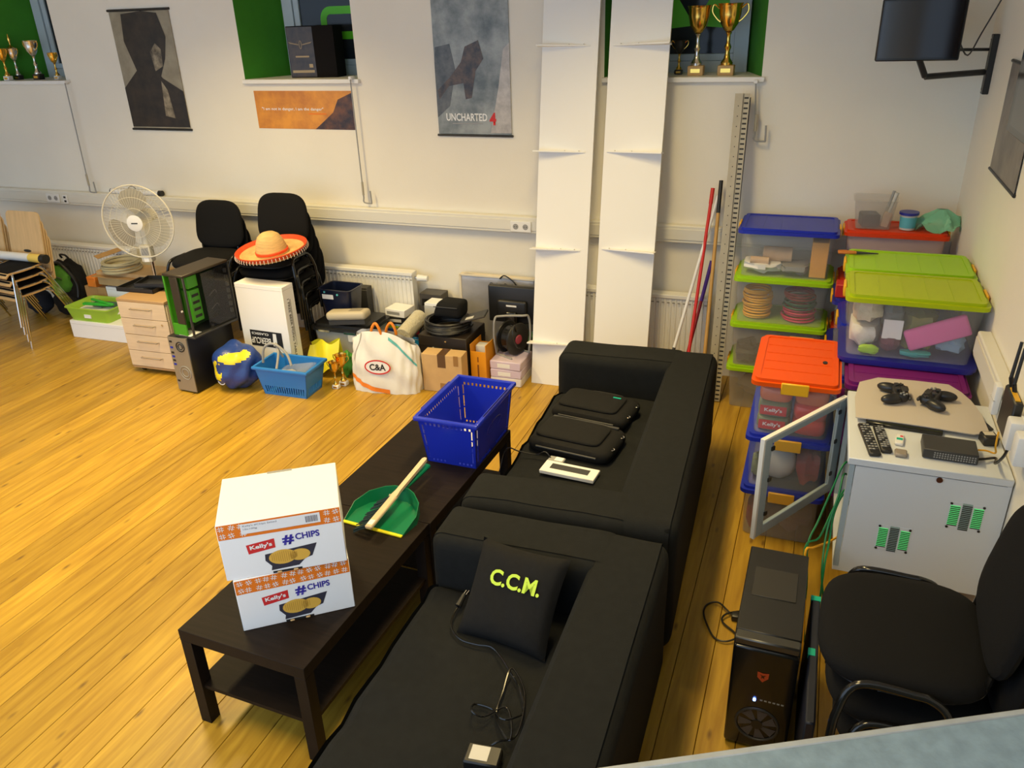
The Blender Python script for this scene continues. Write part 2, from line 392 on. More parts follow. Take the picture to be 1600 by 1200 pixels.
NEON = M('green_foil', (.10, .52, .01), .5)
def rring(x0, x1, z0, z1, t, r, n=6):
    def out(x0, x1, z0, z1, r):
        P = []
        for cx, cz, a0 in ((x1-r, z1-r, 0), (x0+r, z1-r, PI/2), (x0+r, z0+r, PI), (x1-r, z0+r, 1.5*PI)):
            for q in range(n+1): P.append((cx+r*math.cos(a0+PI/2*q/n), cz+r*math.sin(a0+PI/2*q/n)))
        return P
    A = out(x0, x1, z0, z1, r); B = out(x0+t, x1-t, z0+t, z1-t, max(r-t, .005)); k = len(A)
    return [[A[i], A[(i+1) % k], B[(i+1) % k], B[i]] for i in range(k)]
p0 = Wl(505, 62, y2); p1 = Wl(562, 8, y2)
decal('foil_letter', rring(p0.x, p1.x+.25, p0.z, p1.z, .055, .09), NEON, w2, basis((0, y2-.002, 0), (1, 0, 0), (0, 0, 1)))
q = [Wl(x, y, y3) for x, y in ((1045, 0), (1062, 0), (1085, 40), (1108, 0), (1160, 0), (1160, 45), (1045, 45))]
V = [(v.x, v.z) for v in q]
decal('foil_letter', [[V[1], V[2], V[6], V[0]], [V[3], V[4], V[5], V[2]]], NEON, w3, basis((0, y3-.002, 0), (1, 0, 0), (0, 0, 1)))
# cable duct along the back wall and right wall
ZT = Wl(600, 327, WY-.06).z; ZB = Wl(837, 366, WY-.06).z
t1 = struct('trim_1', MB().box(XL, XR, WY-.06, WY, ZB, ZT, .006), DUCT)
obj('duct_cover', MB().box(XL, XR-.06, WY-.066, WY-.058, ZB+.022, ZT-.022, .003), DUCT, t1)
t2 = struct('trim_2', MB().box(XR-.055, XR, 2.4, 3.82, ZB, ZT, .006), DUCT)
obj('duct_cover', MB().box(XR-.06, XR-.052, 2.4, 3.81, ZB+.022, ZT-.022, .003), DUCT, t2)
def socket(px, py, n, label, rz=0):
    p = Wl(px, py, WY-.066)
    t = thing('wall_socket', label, 'socket', (p.x, WY-.066, p.z))
    mb = MB()
    obj('plate', mb.box(-.04*n, .04*n, -.011, 0, -.04, .04, .004), WPL, t)
    for k in range(n):
        cx = (k-(n-1)/2)*.075
        obj('socket_well', MB().cyl((cx, -.0125, 0), (cx, -.011, 0), .021, n=18), GREY, t)
        for d in (-.009, .009): obj('pin_hole', MB().cyl((cx+d, -.0135, 0), (cx+d, -.0124, 0), .0032, n=8), PRINT_K, t)
    return t
socket(84, 309, 2, 'double white socket on the wall duct between the birch chairs and the fan')
socket(814, 354, 2, 'double white socket on the wall duct beside the leaning white board')
p = Wl(103, 311, WY-.066); t = thing('network_socket', 'small white network socket plate on the duct beside the double socket', 'socket', (p.x, WY-.066, p.z))
obj('plate', MB().box(-.028, .028, -.01, 0, -.04, .04, .003), WPL, t)
for z in (-.018, .018): obj('jack', MB().box(-.012, .012, -.0118, -.009, z-.008, z+.008), PRINT_K, t)
# radiators
def radiator(x0, x1, z0, z1, label, valve):
    t = thing('radiator', label, 'radiator', ((x0+x1)/2, WY-.09, 0), group='panel radiators on the back wall')
    w = (x1-x0)/2; mb = MB(); n = int((x1-x0)/.036); ys = []
    P = []
    for i in range(n):
        a = -w+2*w*i/n; b = a+2*w/n; P += [(a, 0), (a+.010, 0), (a+.014, .006), (b-.004, .006)]
    P.append((w, 0)); P += [(w, .075), (-w, .075)]
    obj('panel', mb.prism([(x, y-.05) for x, y in P], z0, z1-.02), WHITE, t, angle=.3)
    obj('top_grille', MB().box(-w-.004, w+.004, -.058, .03, z1-.03, z1, .005), WHITE, t)
    sl = MB()
    for i in range(n): sl.box(-w+.02+i*2*w/n, -w+.038+i*2*w/n, -.0595, -.0575, z1-.062, z1-.052)
    obj('slot_row', sl, GREY, t)
    for s in (-1, 1): obj('bracket', MB().box(s*(w-.12)-.02, s*(w-.12)+.02, .02, .0895, z0+.05, z1-.08, .004), WHITE, t)
    if valve:
        v = obj('valve', MB().cyl((w, -.01, z1-.05), (w+.04, -.01, z1-.05), .012), CHROME, t)
        obj('thermostat_head', MB().cyl((w+.03, -.01, z1-.05), (w+.115, -.01, z1-.05), .027, .022, n=14), WPL, v)
    return t
RZ = Wl(560, 418, WY-.12).z
radiator(Wl(60, 380, WY-.12).x, Wl(205, 390, WY-.12).x, .12, RZ, 'white panel radiator behind the green backpack', False)
radiator(Wl(440, 420, WY-.12).x, Wl(645, 425, WY-.12).x, .12, RZ, 'white panel radiator with a round thermostat valve', True)
radiator(Wl(905, 455, WY-.12).x, Wl(1106, 468, WY-.12).x, .12, RZ, 'white panel radiator behind the mop handles', False)
# crank rods of the blinds
def crank(a, b, label):
    pa, pb = Wl(*a, WY-.05), Wl(*b, WY-.05)
    t = thing('crank_rod', label, 'crank rod', (pb.x, WY-.05, pb.z), group='blind crank rods on the wall')
    h = pa.z-pb.z; dx = pa.x-pb.x
    obj('rod', MB().tube([(dx, .0, h), (0, 0, 0)], .005), GREY, t)
    obj('handle', MB().tube([(0, 0, 0), (0, 0, -.02), (.0, 0, -.055), (.06, 0, -.06), (.065, 0, -.05), (.062, 0, .035)], .006, smooth=3), GREY, t)
    obj('joint', MB().cyl((0, 0, .10), (0, 0, .0), .009, n=10), STEEL, t)
    obj('clip', MB().box(dx-.012, dx+.012, -.01, .06, h-.01, h+.012, .003), WPL, t)
crank((101, 128), (139, 290), 'thin grey blind crank hanging below the window with four trophies')
crank((547, 122), (568, 305), 'thin grey blind crank hanging below the window with the black box')
crank((1181, 128), (1180, 205), 'thin grey blind crank hanging behind the perforated steel profiles')
# ---------------------------------------------------------------- posters (plain generic pictures in the same colours)
def poster(name, label, c4, y, mats, rods=True, x=None):
    P = [Wl(a, b, y) for a, b in c4] if x is None else [Xw(a, b, x) for a, b in c4]
    return P
def blotch(name, c0, c1, scale, pos=.5):
    mt = bpy.data.materials.new(name); mt.use_nodes = True; N = mt.node_tree.nodes; L = mt.node_tree.links
    b = N['Principled BSDF']; b.inputs['Roughness'].default_value = .35
    tc = N.new('ShaderNodeTexCoord'); n = N.new('ShaderNodeTexNoise'); n.inputs['Scale'].default_value = scale; n.inputs['Detail'].default_value = 6; n.inputs['Roughness'].default_value = .62
    r = N.new('ShaderNodeValToRGB'); e = r.color_ramp.elements; e[0].position = pos-.14; e[1].position = pos+.14; e[0].color = (*c0, 1); e[1].color = (*c1, 1)
    L.new(tc.outputs['Object'], n.inputs['Vector']); L.new(n.outputs['Fac'], r.inputs[0]); L.new(r.outputs[0], b.inputs['Base Color'])
    return mt
B2 = lambda o: basis(o, (1, 0, 0), (0, 0, 1))
a = Wl(171, 17, WY-.008); b = Wl(298, 203, WY-.008); x0, x1, z0, z1 = (a.x+Wl(209, 201, WY).x)/2, (b.x+Wl(264, 16, WY).x)/2, b.z, a.z; pw, ph = x1-x0, z1-z0
t = thing('wall_scroll', 'tall dark monochrome wall scroll with black hanging rods', 'poster', (x0, WY-.008, z0))
obj('sheet', MB().box(0, pw, -.001, .001, .01, ph-.01), blotch('poster_grey', (.22, .19, .13), (.34, .30, .21), 5), t)
DK = blotch('poster_dark', (.010, .007, .004), (.035, .022, .012), 9)
decal('dark_print', [[(0, .02), (pw, .02), (pw, ph*.33), (pw*.70, ph*.44), (pw*.62, ph*.50), (pw*.30, ph*.52), (0, ph*.36)]], DK, t, B2((0, -.0025, 0)))
decal('dark_print', [[(pw*.28, ph*.50), (pw*.66, ph*.44), (pw*.80, ph*.60), (pw*.88, ph*.78), (pw*.80, ph*.97), (pw*.55, ph*.99), (pw*.2, ph*.97), (pw*.16, ph*.75)]], DK, t, B2((0, -.003, 0)))
decal('pale_print', [[(pw*.60, ph*.50), (pw*.74, ph*.54), (pw*.76, ph*.68), (pw*.68, ph*.73), (pw*.57, ph*.66)], [(pw*.62, ph*.12), (pw*.78, ph*.10), (pw*.74, ph*.34), (pw*.66, ph*.42)]], blotch('poster_pale', (.05, .035, .02), (.36, .30, .20), 11), t, B2((0, -.0035, 0)))
for z in (0, ph): obj('hanging_rod', MB().cyl((-.012, 0, z), (pw+.012, 0, z), .009, n=10), BLK, t)
a = Wl(398, 142, WY-.004); b = Wl(555, 204, WY-.004); x0, x1, z0, z1 = Wl(401, 172, WY).x, b.x, b.z+.004, a.z; pw, ph = x1-x0, z1-z0
t = thing('quote_poster', 'wide orange poster with a white quotation below the window sill', 'poster', (x0, WY-.0012, z0))
obj('sheet', MB().box(0, pw, -.001, .001, 0, ph), blotch('poster_orange', (.50, .17, .004), (.74, .30, .012), 6), t)
decal('dark_print', [[(pw*.60, 0), (pw, 0), (pw, ph*.95), (pw*.86, ph*.78), (pw*.80, ph*.45), (pw*.70, ph*.22)]], blotch('poster_brown', (.02, .008, .003), (.16, .055, .008), 9), t, B2((0, -.002, 0)))
text('lettering', '"I am not in danger, I am the danger"', pw*.64, ph*.10, PRINT_W, t, B2((pw*.385, -.003, ph*.52)), bold=.012)
decal('fine_print', [rect(pw*.55, ph*.39, pw*.73, ph*.42)], PRINT_O, t, B2((0, -.0028, 0)))
a = Wl(679, 100, WY-.008); b = Wl(800, 213, WY-.008); x0, x1, z0, z1 = a.x, b.x, b.z, 2.62; pw, ph = x1-x0, z1-z0
t = thing('game_poster', 'grey-blue stormy poster with white title lettering and red numeral', 'poster', (x0, WY-.008, z0))
obj('sheet', MB().box(0, pw, -.001, .001, .01, ph-.01), blotch('poster_storm', (.10, .12, .12), (.34, .36, .34), 4.5), t)
RK = blotch('poster_rock', (.05, .055, .055), (.13, .13, .12), 12)
decal('rock_print', [[(0, .12), (pw*.18, .20), (pw*.28, ph*.45), (pw*.22, ph*.62), (pw*.02, ph*.60), (0, ph*.5)]], RK, t, B2((0, -.0022, 0)))
decal('pale_print', [[(pw*.72, .02), (pw, .02), (pw, ph*.62), (pw*.92, ph*.58), (pw*.84, ph*.32)]], blotch('poster_cliff', (.34, .31, .28), (.56, .52, .47), 9), t, B2((0, -.0022, 0)))
decal('dark_print', [[(pw*.02, ph*.31), (pw*.20, ph*.40), (pw*.36, ph*.50), (pw*.42, ph*.60), (pw*.60, ph*.64), (pw*.66, ph*.52), (pw*.55, ph*.44), (pw*.48, ph*.26), (pw*.40, ph*.25), (pw*.38, ph*.36), (pw*.18, ph*.34), (pw*.04, ph*.25)]], blotch('poster_umber', (.02, .014, .010), (.13, .075, .04), 14), t, B2((0, -.003, 0)))
u = text('lettering', 'UNCHARTED', pw*.56, .052, PRINT_W, t, B2((pw*.40, -.0035, .125)), bold=.02)
text('numeral', '4', .05, .085, PRINT_R, t, B2((pw*.755, -.0037, .115)), bold=.04)
decal('fine_print', [rect(pw*.2, .078, pw*.62, .086)], GREY, t, B2((0, -.0033, 0)))
for z in (0, ph): obj('hanging_rod', MB().cyl((-.01, 0, z), (pw+.01, 0, z), .008, n=10), BLK, t)
# poster on the right wall, half behind the screen
A = [Xw(px, py, XR-.006) for px, py in ((1558, 170), (1547, 263), (1586, 298), (1600, 190))]
zb = A[1].z; t = thing('grey_poster', 'grey poster hanging on the right wall under the big screen', 'poster', (XR-.006, 0, 0))
y0, y1 = A[2].y, A[1].y
obj('sheet', MB().box(-.002, 0, y0, y1, zb, zb+.5), blotch('poster_rgrey', (.10, .085, .075), (.22, .19, .16), 4), t)
obj('hanging_rod', MB().cyl((0, y0-.01, zb), (0, y1+.01, zb), .008, n=10), BLK, t)
obj('hanging_rod', MB().cyl((0, y0-.01, zb+.5), (0, y1+.01, zb+.5), .008, n=10), BLK, t)
# wall screen at the right and screen on an arm in the corner
t = thing('wall_screen', 'large flat black screen on the right wall above the grey poster', 'screen', (.70, 0, 0))
Y1 = Xw(1571, 205, .70).y; Z0 = Xw(1571, 205, .70).z
obj('housing', MB().box(.0, .04, Y1-1.15, Y1, Z0, Z0+.68, .008), BLKG, t)
obj('panel', MB().box(-.003, .001, Y1-1.10, Y1-.075, Z0+.035, Z0+.65), M('screen_reflective', (.05, .05, .048), .12, spec=.8), t)
obj('wall_bracket', MB().box(.04, .09, Y1-.8, Y1-.35, Z0+.2, Z0+.5, .006), BLK, t)
py_ = 5.0; a = Wl(1366, 96, py_); b = Wl(1496, 101, py_)
t = thing('arm_screen', 'small black screen on a jointed wall arm in the corner', 'screen', (a.x, py_, a.z), rz=.03)
w_ = b.x-a.x
obj('housing', MB().box(0, w_, -.02, .025, 0, .30, .006), BLKG, t)
obj('panel', MB().box(.012, w_-.012, -.023, -.019, .016, .288), M('screen_dark', (.010, .007, .006), .1, spec=.7), t)
obj('vesa_plate', MB().box(w_*.35, w_*.65, .025, .05, .02, .2, .004), BLK, t)
e0 = Wl(1446, 120, 5.08)-a; e1 = Vector((XR-.03-a.x, 5.2-py_, Xw(1545, 108, XR-.03).z-a.z))
obj('arm', MB().tube([(w_*.5, .05, .05), (e0.x, .07, e0.z), ], .016, n=8).tube([(e0.x, .07, e0.z), (e1.x, e1.y, e0.z+.012)], .016, n=8).tube([(w_*.5, .05, .05), (e1.x, e1.y, .04)], .008), BLK, t)
obj('wall_plate', MB().box(e1.x+.005, e1.x+.036, e1.y-.03, e1.y+.03, e0.z-.1, e0.z+.2, .003), BLK, t)
for z in (-.08, .18): obj('screw', MB().cyl((e1.x-.001, e1.y, e0.z+z), (e1.x+.006, e1.y, e0.z+z), .008, n=10), CHROME, t)
obj('screen_cable', MB().tube([(w_-.01, .03, .1), (w_+.05, .06, .02), (e1.x-.05, e1.y, .12), (e1.x+.02, e1.y, .3)], .004, smooth=5), DGREY, t)
# ---------------------------------------------------------------- trophies and box on the sills
def trophy(x, y, z, s, label, cup, plinth, group, kind=0):
    t = thing('trophy', label, 'trophy', (x, y, z), group=group)
    obj('plinth', MB().box(-.05*s, .05*s, -.04*s, .04*s, 0, .06*s, .004), plinth, t)
    obj('nameplate', MB().box(-.03*s, .03*s, -.042*s, -.04*s, .018*s, .042*s), GOLD, t)
    st = [(.036, .06), (.038, .075), (.02, .10), (.013, .14), (.022, .165), (.012, .19), (.012, .235), (.02, .25)]
    obj('stem', MB().lathe([(r*s, zz*s) for r, zz in st], 16), SILVER if kind != 1 else GOLD, t)
    cp = [(.014, .25), (.03, .262), (.054, .30), (.066, .35), (.07, .40), (.078, .415), (.074, .415), (.062, .36), (.045, .30), (.01, .28)]
    c = obj('cup', MB().lathe([(r*s, zz*s) for r, zz in cp], 20), cup, t)
    for q in (-1, 1):
        if kind != 2: obj('handle', MB().tube([(q*.066*s, 0, .385*s), (q*.10*s, 0, .41*s), (q*.108*s, 0, .37*s), (q*.08*s, 0, .33*s), (q*.055*s, 0, .31*s)], .005*s, smooth=4, n=6), GOLD, t)
    if kind == 3: obj('finial', MB().lathe([(.002*s, .41*s), (.05*s, .425*s), (.03*s, .445*s), (.008*s, .46*s), (.012*s, .50*s), (.022*s, .53*s), (.012*s, .56*s), (.004*s, .6*s)], 14), GOLD, t)
    return t
for px, s, lab, cup, kind in ((13, .62, 'thin gold trophy close to the green reveal on the sill beside the dark scroll', GOLD, 1), (30, .62, 'lidded silver and gold trophy with side handles on the sill beside the dark scroll', SILVER, 3), (61, .76, 'tallest silver cup trophy with a dark plinth on the sill beside the dark scroll', SILVER, 0), (91, .52, 'small slim gold trophy at the sill end beside the dark scroll', GOLD, 1)):
    yy = WY+(.02 if px < 20 else .10); p = Wl(px, 122, yy); trophy(p.x, yy, SILL, s, lab, cup, BLK if kind in (0, 3) else WPL, 'trophies on the window sill', kind)
yy = WY+.12
p = Wl(1087, 118, yy); trophy(p.x, yy, SILL, .98, 'big gold bowl trophy on a black stem and wooden plinth on the sill', GOLD, CARDL, 'large trophies on the sill behind the boards', 2)
p = Wl(1134, 116, yy); trophy(p.x, yy, SILL, 1.0, 'big gold cup trophy with gold stem and two handles by the boards', GOLD, CARDL, 'large trophies on the sill behind the boards', 1)
p = Wl(1060, 117, yy+.08); trophy(p.x, yy+.08, SILL, .5, 'small dark trophy half hidden behind the leaning white board', BLK, BLK, 'large trophies on the sill behind the boards', 1)
p = Wl(456, 121, WY+.10); q = Wl(525, 121, WY+.10); h = Wl(490, 40, WY+.10).z-SILL
t = thing('product_box', 'black product box with golden winged emblem standing on the sill', 'box', (p.x, WY+.10, SILL), rz=.12)
bw = (q.x-p.x)*.98
obj('carton', MB().box(0, bw, 0, .16, 0, h, .003), M('matte_black_card', (.010, .008, .007), .8, spec=.1), t)
fm = basis((0, -.0015, 0), (1, 0, 0), (0, 0, 1))
decal('front_print', [rect(.006, .006, bw*.56, h-.006)], blotch('box_brown', (.02, .012, .006), (.06, .035, .016), 14), t, fm)
fm2 = basis((0, -.0025, 0), (1, 0, 0), (0, 0, 1))
decal('wing_emblem', [[(bw*.03, h*.70), (bw*.24, h*.655), (bw*.24, h*.635), (bw*.06, h*.67)], [(bw*.53, h*.70), (bw*.32, h*.655), (bw*.32, h*.635), (bw*.50, h*.67)]]+arcring(bw*.28, h*.645, .012, .03, .005, 14), M('dull_tan_print', (.30, .22, .12), .6), t, fm2)
decal('foil_stripe', [rect(bw*.05, h*.10, bw*.52, h*.15), rect(bw*.42, h*.2, bw*.5, h*.27), rect(bw*.15, h*.40, bw*.44, h*.43)], M('tan_print', (.42, .30, .15), .5), t, fm2)
# ================================================================ coffee tables
def coffee_table(loc, rz, label):
    t = thing('coffee_table', label, 'table', loc, rz, 'black-brown coffee tables set end to end')
    w, l, h = .55, .90, .45
    obj('table_top', MB().box(0, w, 0, l, h-.05, h, .0015), LACK, t)
    for x in (0, w-.05):
        for y in (0, l-.05): obj('leg', MB().box(x+.0008, x+.0492, y+.0008, y+.0492, 0, h-.05, .001), LACK, t)
    obj('shelf', MB().box(.012, w-.012, .012, l-.012, .172, .188), LACK, t)
    return t
TA = -.0347; T0 = Vector((-1.9834, 1.6574, 0))
tv = lambda u, v, z=0: T0+Vector((u*math.cos(TA)-v*math.sin(TA), u*math.sin(TA)+v*math.cos(TA), z))
coffee_table(T0, TA, 'black-brown coffee table under the chips cartons')
coffee_table(tv(.006, .903), TA, 'black-brown coffee table under the blue shopping basket')
# ================================================================ sofas
def wr(seed, amp):
    def fn(v):
        k = amp*(math.sin(v.x*19+seed+v.y*7)*math.sin(v.y*13+seed*2)+.6*math.sin(v.y*31+v.x*11+v.z*17))
        return (v.x+k*.6, v.y+k*.6, v.z+k)
    return fn
def sofa(cx, cy, rz, label, sd):
    t = thing('sofa', label, 'sofa', (cx, cy, 0), rz, 'two black sofas standing end to end')
    for x in (-.36, .34):
        for y in (-.8, .8): obj('leg', MB().cyl((x, y, 0), (x, y, .07), .022, n=12), BLK, t)
    obj('base', MB().rbox(-.425, .2, -.66, .66, .05, .30, .025, 3), SOFA, t)
    def cush(v):
        k = .007*math.sin(v.y*22+3*v.x+sd)*math.sin(v.x*6+1)+.005*math.sin(v.y*43+v.x*9+sd)
        top = max(0, (v.z-.36)/.08)
        return (v.x, v.y, v.z+k*top*1.4+.018*top*(1-(v.y/.66)**2)*(1-((v.x+.12)/.34)**2))
    obj('seat_cushion', MB().rbox(-.44, .19, -.655, .655, .285, .435, .045, 4, sub=14, fn=cush), SOFA, t)
    obj('backrest', MB().rbox(.175, .44, -.895, .895, .05, .66, .06, 5, sub=8, fn=wr(sd, .0022)), SOFA, t)
    for s in (-1, 1): obj('armrest', MB().rbox(-.44, .27, s*.645, s*.90, .05, .66, .055, 5, sub=6, fn=wr(sd+s, .0022)), SOFA, t)
    return t
sofa(-.822, 3.385, .043, 'black two-seat sofa with two laptop bags lying on its seat', 1.)
sofa(-.775, 1.562, .02, 'black two-seat sofa with the lettered cushion on its seat', 4.)
# lettered cushion
cx_ = Vector((.985, -.13, .03)).normalized(); cy_ = Vector((.06, .66, .72)).normalized()
cm = basis((-.835, 2.07, .575), cx_, cy_)
cm_t = cm.copy()
t = thing('cushion', 'black square cushion lettered C.C.M. in lime leaning in the sofa corner', 'cushion', cm.to_translation(), rot=cm.to_euler())
def pil():
    mb = MB(); n = 22; s = .175
    def f(sgn):
        def g(u, v):
            a, b = 2*u-1, 2*v-1; e = (1-a**4)*(1-b**4)
            pin = 1-.07*(1-abs(a)**2)*(abs(b)**3)-.0
            pin2 = 1-.07*(1-abs(b)**2)*(abs(a)**3)
            return (a*s*pin2, b*s*pin, sgn*(.052*max(e, 0)**.45+.003*math.sin(a*9+b*5)*e))
        return g
    mb.grid(f(1), n, n); mb.grid(f(-1), n, n); return mb
obj('cover', pil(), FABK, t)
lm = M('lime_lettering', (.52, .72, .05), .6)
o = text('lettering', 'C.C.M.', .195, .056, lm, t, basis((.018, .048, .058), (1, 0, 0), (0, 1, 0)), bold=.03)
# laptop bags on the far sofa
def lbag(p, rz, w, d, label, tagc):
    t = thing('laptop_bag', label, 'bag', p, rz, 'laptop bags on the sofa')
    obj('body', MB().pad(w, d, .075, 7, 36, dome=.25), FABK, t)
    obj('front_pocket', MB().pad(w*.78, d*.72, .022, 7, 30, mt=R3(loc=(-.02, .0, .070)), dome=.2), FABK, t)
    obj('zip', MB().tube([(-w*.36, -d*.5, .04), (w*.36, -d*.5, .04)], .005), DGREY, t)
    obj('handle', MB().tube([(-.09, d*.5-.01, .04), (-.08, d*.5+.02, .045), (.08, d*.5+.02, .045), (.09, d*.5-.01, .04)], .009, smooth=4), BLK, t)
    for x, y in ((w*.47, d*.25), (w*.47, -d*.2)): obj('strap_ring', MB().tube([(x+.012*math.cos(a), y+.012*math.sin(a), .055) for a in [k*PI/4 for k in range(8)]], .003, n=6, closed=True), CHROME, t)
    if tagc: obj('brand_tag', MB().box(w*.18, w*.28, d*.17, d*.20, .092, .0955), tagc, t)
    else: obj('zip_flap', MB().box(-w*.42, w*.40, d*.36, d*.42, .07, .079, .002), DGREY, t)
lbag((-.985, 3.74, .449), -.12, .43, .30, 'black laptop bag with a small green tag on the sofa', TEAL)
lbag((-.985, 3.385, .449), -.12, .44, .30, 'black laptop bag with a long top zip beside the white panel', None)
# white panel device on the far sofa
P = F(890, 740, .455); t = thing('panel_device', 'white framed panel with dark display lying on the black sofa', 'device', (P.x, P.y, .452), -.07)
obj('frame', MB().box(-.135, .135, -.05, .05, .004, .024, .003), WPL, t)
obj('display', MB().box(-.095, .095, -.018, .026, .0235, .0255), DGREY, t)
obj('back_box', MB().box(-.12, .12, -.04, .04, -.004, .006), BLK, t)
P = F(868, 724, .455); t = thing('cable_adapter', 'small clear adapter with white label behind the white panel', 'adapter', (P.x, P.y+.013, .451), -.1)
obj('case', MB().box(-.038, .042, -.022, .022, 0, .022, .003), GREY, t); obj('sticker', MB().box(-.005, .035, -.015, .018, .022, .0232), PAPER, t)
obj('lead', MB().tube([(-.03, 0, .02), (-.06, .004, .045), (-.11, .006, .018), (-.20, .004, .016), (-.28, .02, .004), (-.31, -.01, -.12)], .0035, smooth=5, n=6), BLK, t)
# power adapter with cord on the near sofa
SZ = .462
pth = [F(x, y, SZ) for x, y in ((716, 948), (708, 962), (706, 982), (720, 1000), (745, 1008), (768, 1012), (785, 1030), (798, 1052), (812, 1080), (818, 1110), (805, 1125), (785, 1130), (768, 1108), (742, 1102), (738, 1118), (756, 1122), (790, 1105), (800, 1140), (795, 1162), (775, 1120), (786, 1085), (800, 1050), (820, 1085), (808, 1150), (780, 1165), (762, 1170))]
A0 = F(752, 1184, SZ)
t = thing('power_adapter', 'black power brick with white label and tangled cord on the sofa with the cushion', 'adapter', (A0.x, A0.y, .453), .12)
inv = (R3(0, 0, .12, (A0.x, A0.y, .453))).inverted()
obj('brick', MB().box(-.045, .06, -.04, .03, 0, .032, .005), BLK, t)
obj('label_sticker', MB().box(-.03, .025, -.028, .022, .032, .0328), LGREY, t)
q = [inv @ p for p in pth]
for i, v in enumerate(q): v.z = .018+.010*math.sin(i*1.9) if i > 7 else .011
obj('cord', MB().tube(q, .0035, smooth=5, n=6), BLKG, t)
obj('plug', MB().cyl(q[0], q[0]+Vector((.012, .045, .02)), .013, .009, n=12), BLK, t)
for s in (-1, 1): obj('plug_pin', MB().cyl(q[0]+Vector((.012+s*.005, .043, .02)), q[0]+Vector((.020+s*.005, .062, .027)), .002, n=6), CHROME, t)
# ================================================================ chips cartons
def slab_poly(x0, x1, z0, z1): return rect(x0, z0, x1, z1)
def carton(loc, rz, w, d, h, label, sticker):
    t = thing('chips_carton', label, 'carton', loc, rz, 'chips cartons on the coffee table')
    obj('box_body', MB().box(-w/2, w/2, 0, d, 0, h, .002), CARDW, t)
    bh = .06
    fm = lambda o: basis((0, -o, 0), (1, 0, 0), (0, 0, 1))
    band = decal('orange_band', [rect(-w/2+.002, h-bh, w/2-.002, h-.001)], PRINT_O, t, fm(.0008))
    P = []
    def hashes(x, z, s, a):
        out = []
        for u in (-.3, .3):
            for (x0, x1, z0, z1) in ((u-.08, u+.08, -.8, .8), (-.8, .8, u-.08, u+.08)):
                pts = [((X*math.cos(a)-Z*math.sin(a))*s+x, (X*math.sin(a)+Z*math.cos(a))*s+z) for X, Z in rect(x0, z0, x1, z1)]
                out.append(pts)
        return out
    rnd = random.Random(3 if sticker else 5)
    for i in range(13):
        for j in range(2):
            x = -w/2+.018+i*(w-.036)/12; z = h-.015-j*.03
            if sticker and -w*.30 < x < w*.34: continue
            P += hashes(x+rnd.uniform(-.004, .004), z, .0135, rnd.uniform(-.4, .4))
    decal('hash_print', P, PRINT_W, t, fm(.0014))['kind'] = 'stuff'
    if sticker:
        s = decal('sticker', [rect(-w*.31, h-.047, w*.33, h-.007)], PAPER, t, fm(.002))
        DK2 = M('print_grey', (.18, .18, .22), .6)
        text('lettering', "Kelly's #Chips Salted", w*.27, .009, DK2, t, basis((-w*.155, -.0026, h-.016), (1, 0, 0), (0, 0, 1)))
        text('lettering', '10x100g', w*.11, .008, DK2, t, basis((-w*.235, -.0026, h-.029), (1, 0, 0), (0, 0, 1)))
        decal('barcode', [rect(w*.21+i*.0032, h-.040, w*.21+i*.0032+(.0018 if i % 3 else .0024), h-.015) for i in range(13)], DK2, t, fm(.0026))
    # picture: tray of crisps
    cz = h*.24
    decal('slate_print', [[(-w*.16, cz+.030), (w*.27, cz+.045), (w*.22, cz-.005), (w*.16, cz-.012), (w*.10, cz-.036), (-w*.13, cz-.040), (-w*.12, cz-.022), (-w*.165, cz+.004)]], M('print_slate', (.03, .028, .045), .6), t, fm(.0008))
    CH = M('print_crisp', (.72, .42, .06), .6)
    decal('crisp_print', [ell(-w*.02, cz+.010, w*.115, .030), ell(w*.12, cz+.008, w*.085, .024)], CH, t, fm(.0014))
    decal('crisp_ridges', [rect(-w*.11+i*.007, cz-.012+.002*abs(i-6), -w*.11+i*.007+.0018, cz+.034-.0015*abs(i-6)) for i in range(13)], M('print_crisp_dark', (.50, .26, .03), .6), t, fm(.002))
    decal('logo_field', [[(-w*.285, h*.42), (-w*.065, h*.47), (-w*.065, h*.635), (-w*.295, h*.585)]], PRINT_R, t, fm(.0008))
    if h > 0: text('lettering', "Kelly's", w*.18, .022, PRINT_W, t, basis((-w*.178, -.0015, h*.53), (1, 0, .04*1.6), (-.0, 0, 1)), bold=.03)
    text('lettering', '#', w*.095, .040, PRINT_B, t, basis((w*.045, -.0015, h*.57), (1, 0, 0), (0, 0, 1)), bold=.035)
    text('lettering', 'CHIPS', w*.20, .026, PRINT_B, t, basis((w*.205, -.0015, h*.605), (1, 0, .02), (0, 0, 1)), bold=.028)
    obj('hand_slot', MB().box(-.045, .045, d-.012, d+.001, h-.004, h+.0012), GREY, t)
    decal('slot_print', [rect(-.05, .001, .05, .010)], PRINT_K, t, fm(.001))
    for x in (-.028, .028): obj('tab', MB().box(x-.008, x+.008, -.006, .0, .001, .008, .002), CARDL, t)
    # torn orange print at the rim of the lid
    return t
def place(fl_, fr, z, **k): pass
cA, cB = Vector((-1.745, 1.727)), Vector((-1.43, 1.972)); dd = cB-cA; an = math.atan2(dd.y, dd.x); mid = (cA+cB)/2
carton((mid.x, mid.y, .4503), an, dd.length, .30, .221, 'lower white chips carton with orange hash band on the table', False)
cA, cB = Vector((-1.788, 1.753)), Vector((-1.447, 1.988)); dd = cB-cA; an2 = math.atan2(dd.y, dd.x); mid = (cA+cB)/2
carton((mid.x+.022, mid.y-.030, .6718), an2, dd.length, .315, .230, 'upper white chips carton with a barcode sticker on the band', True)
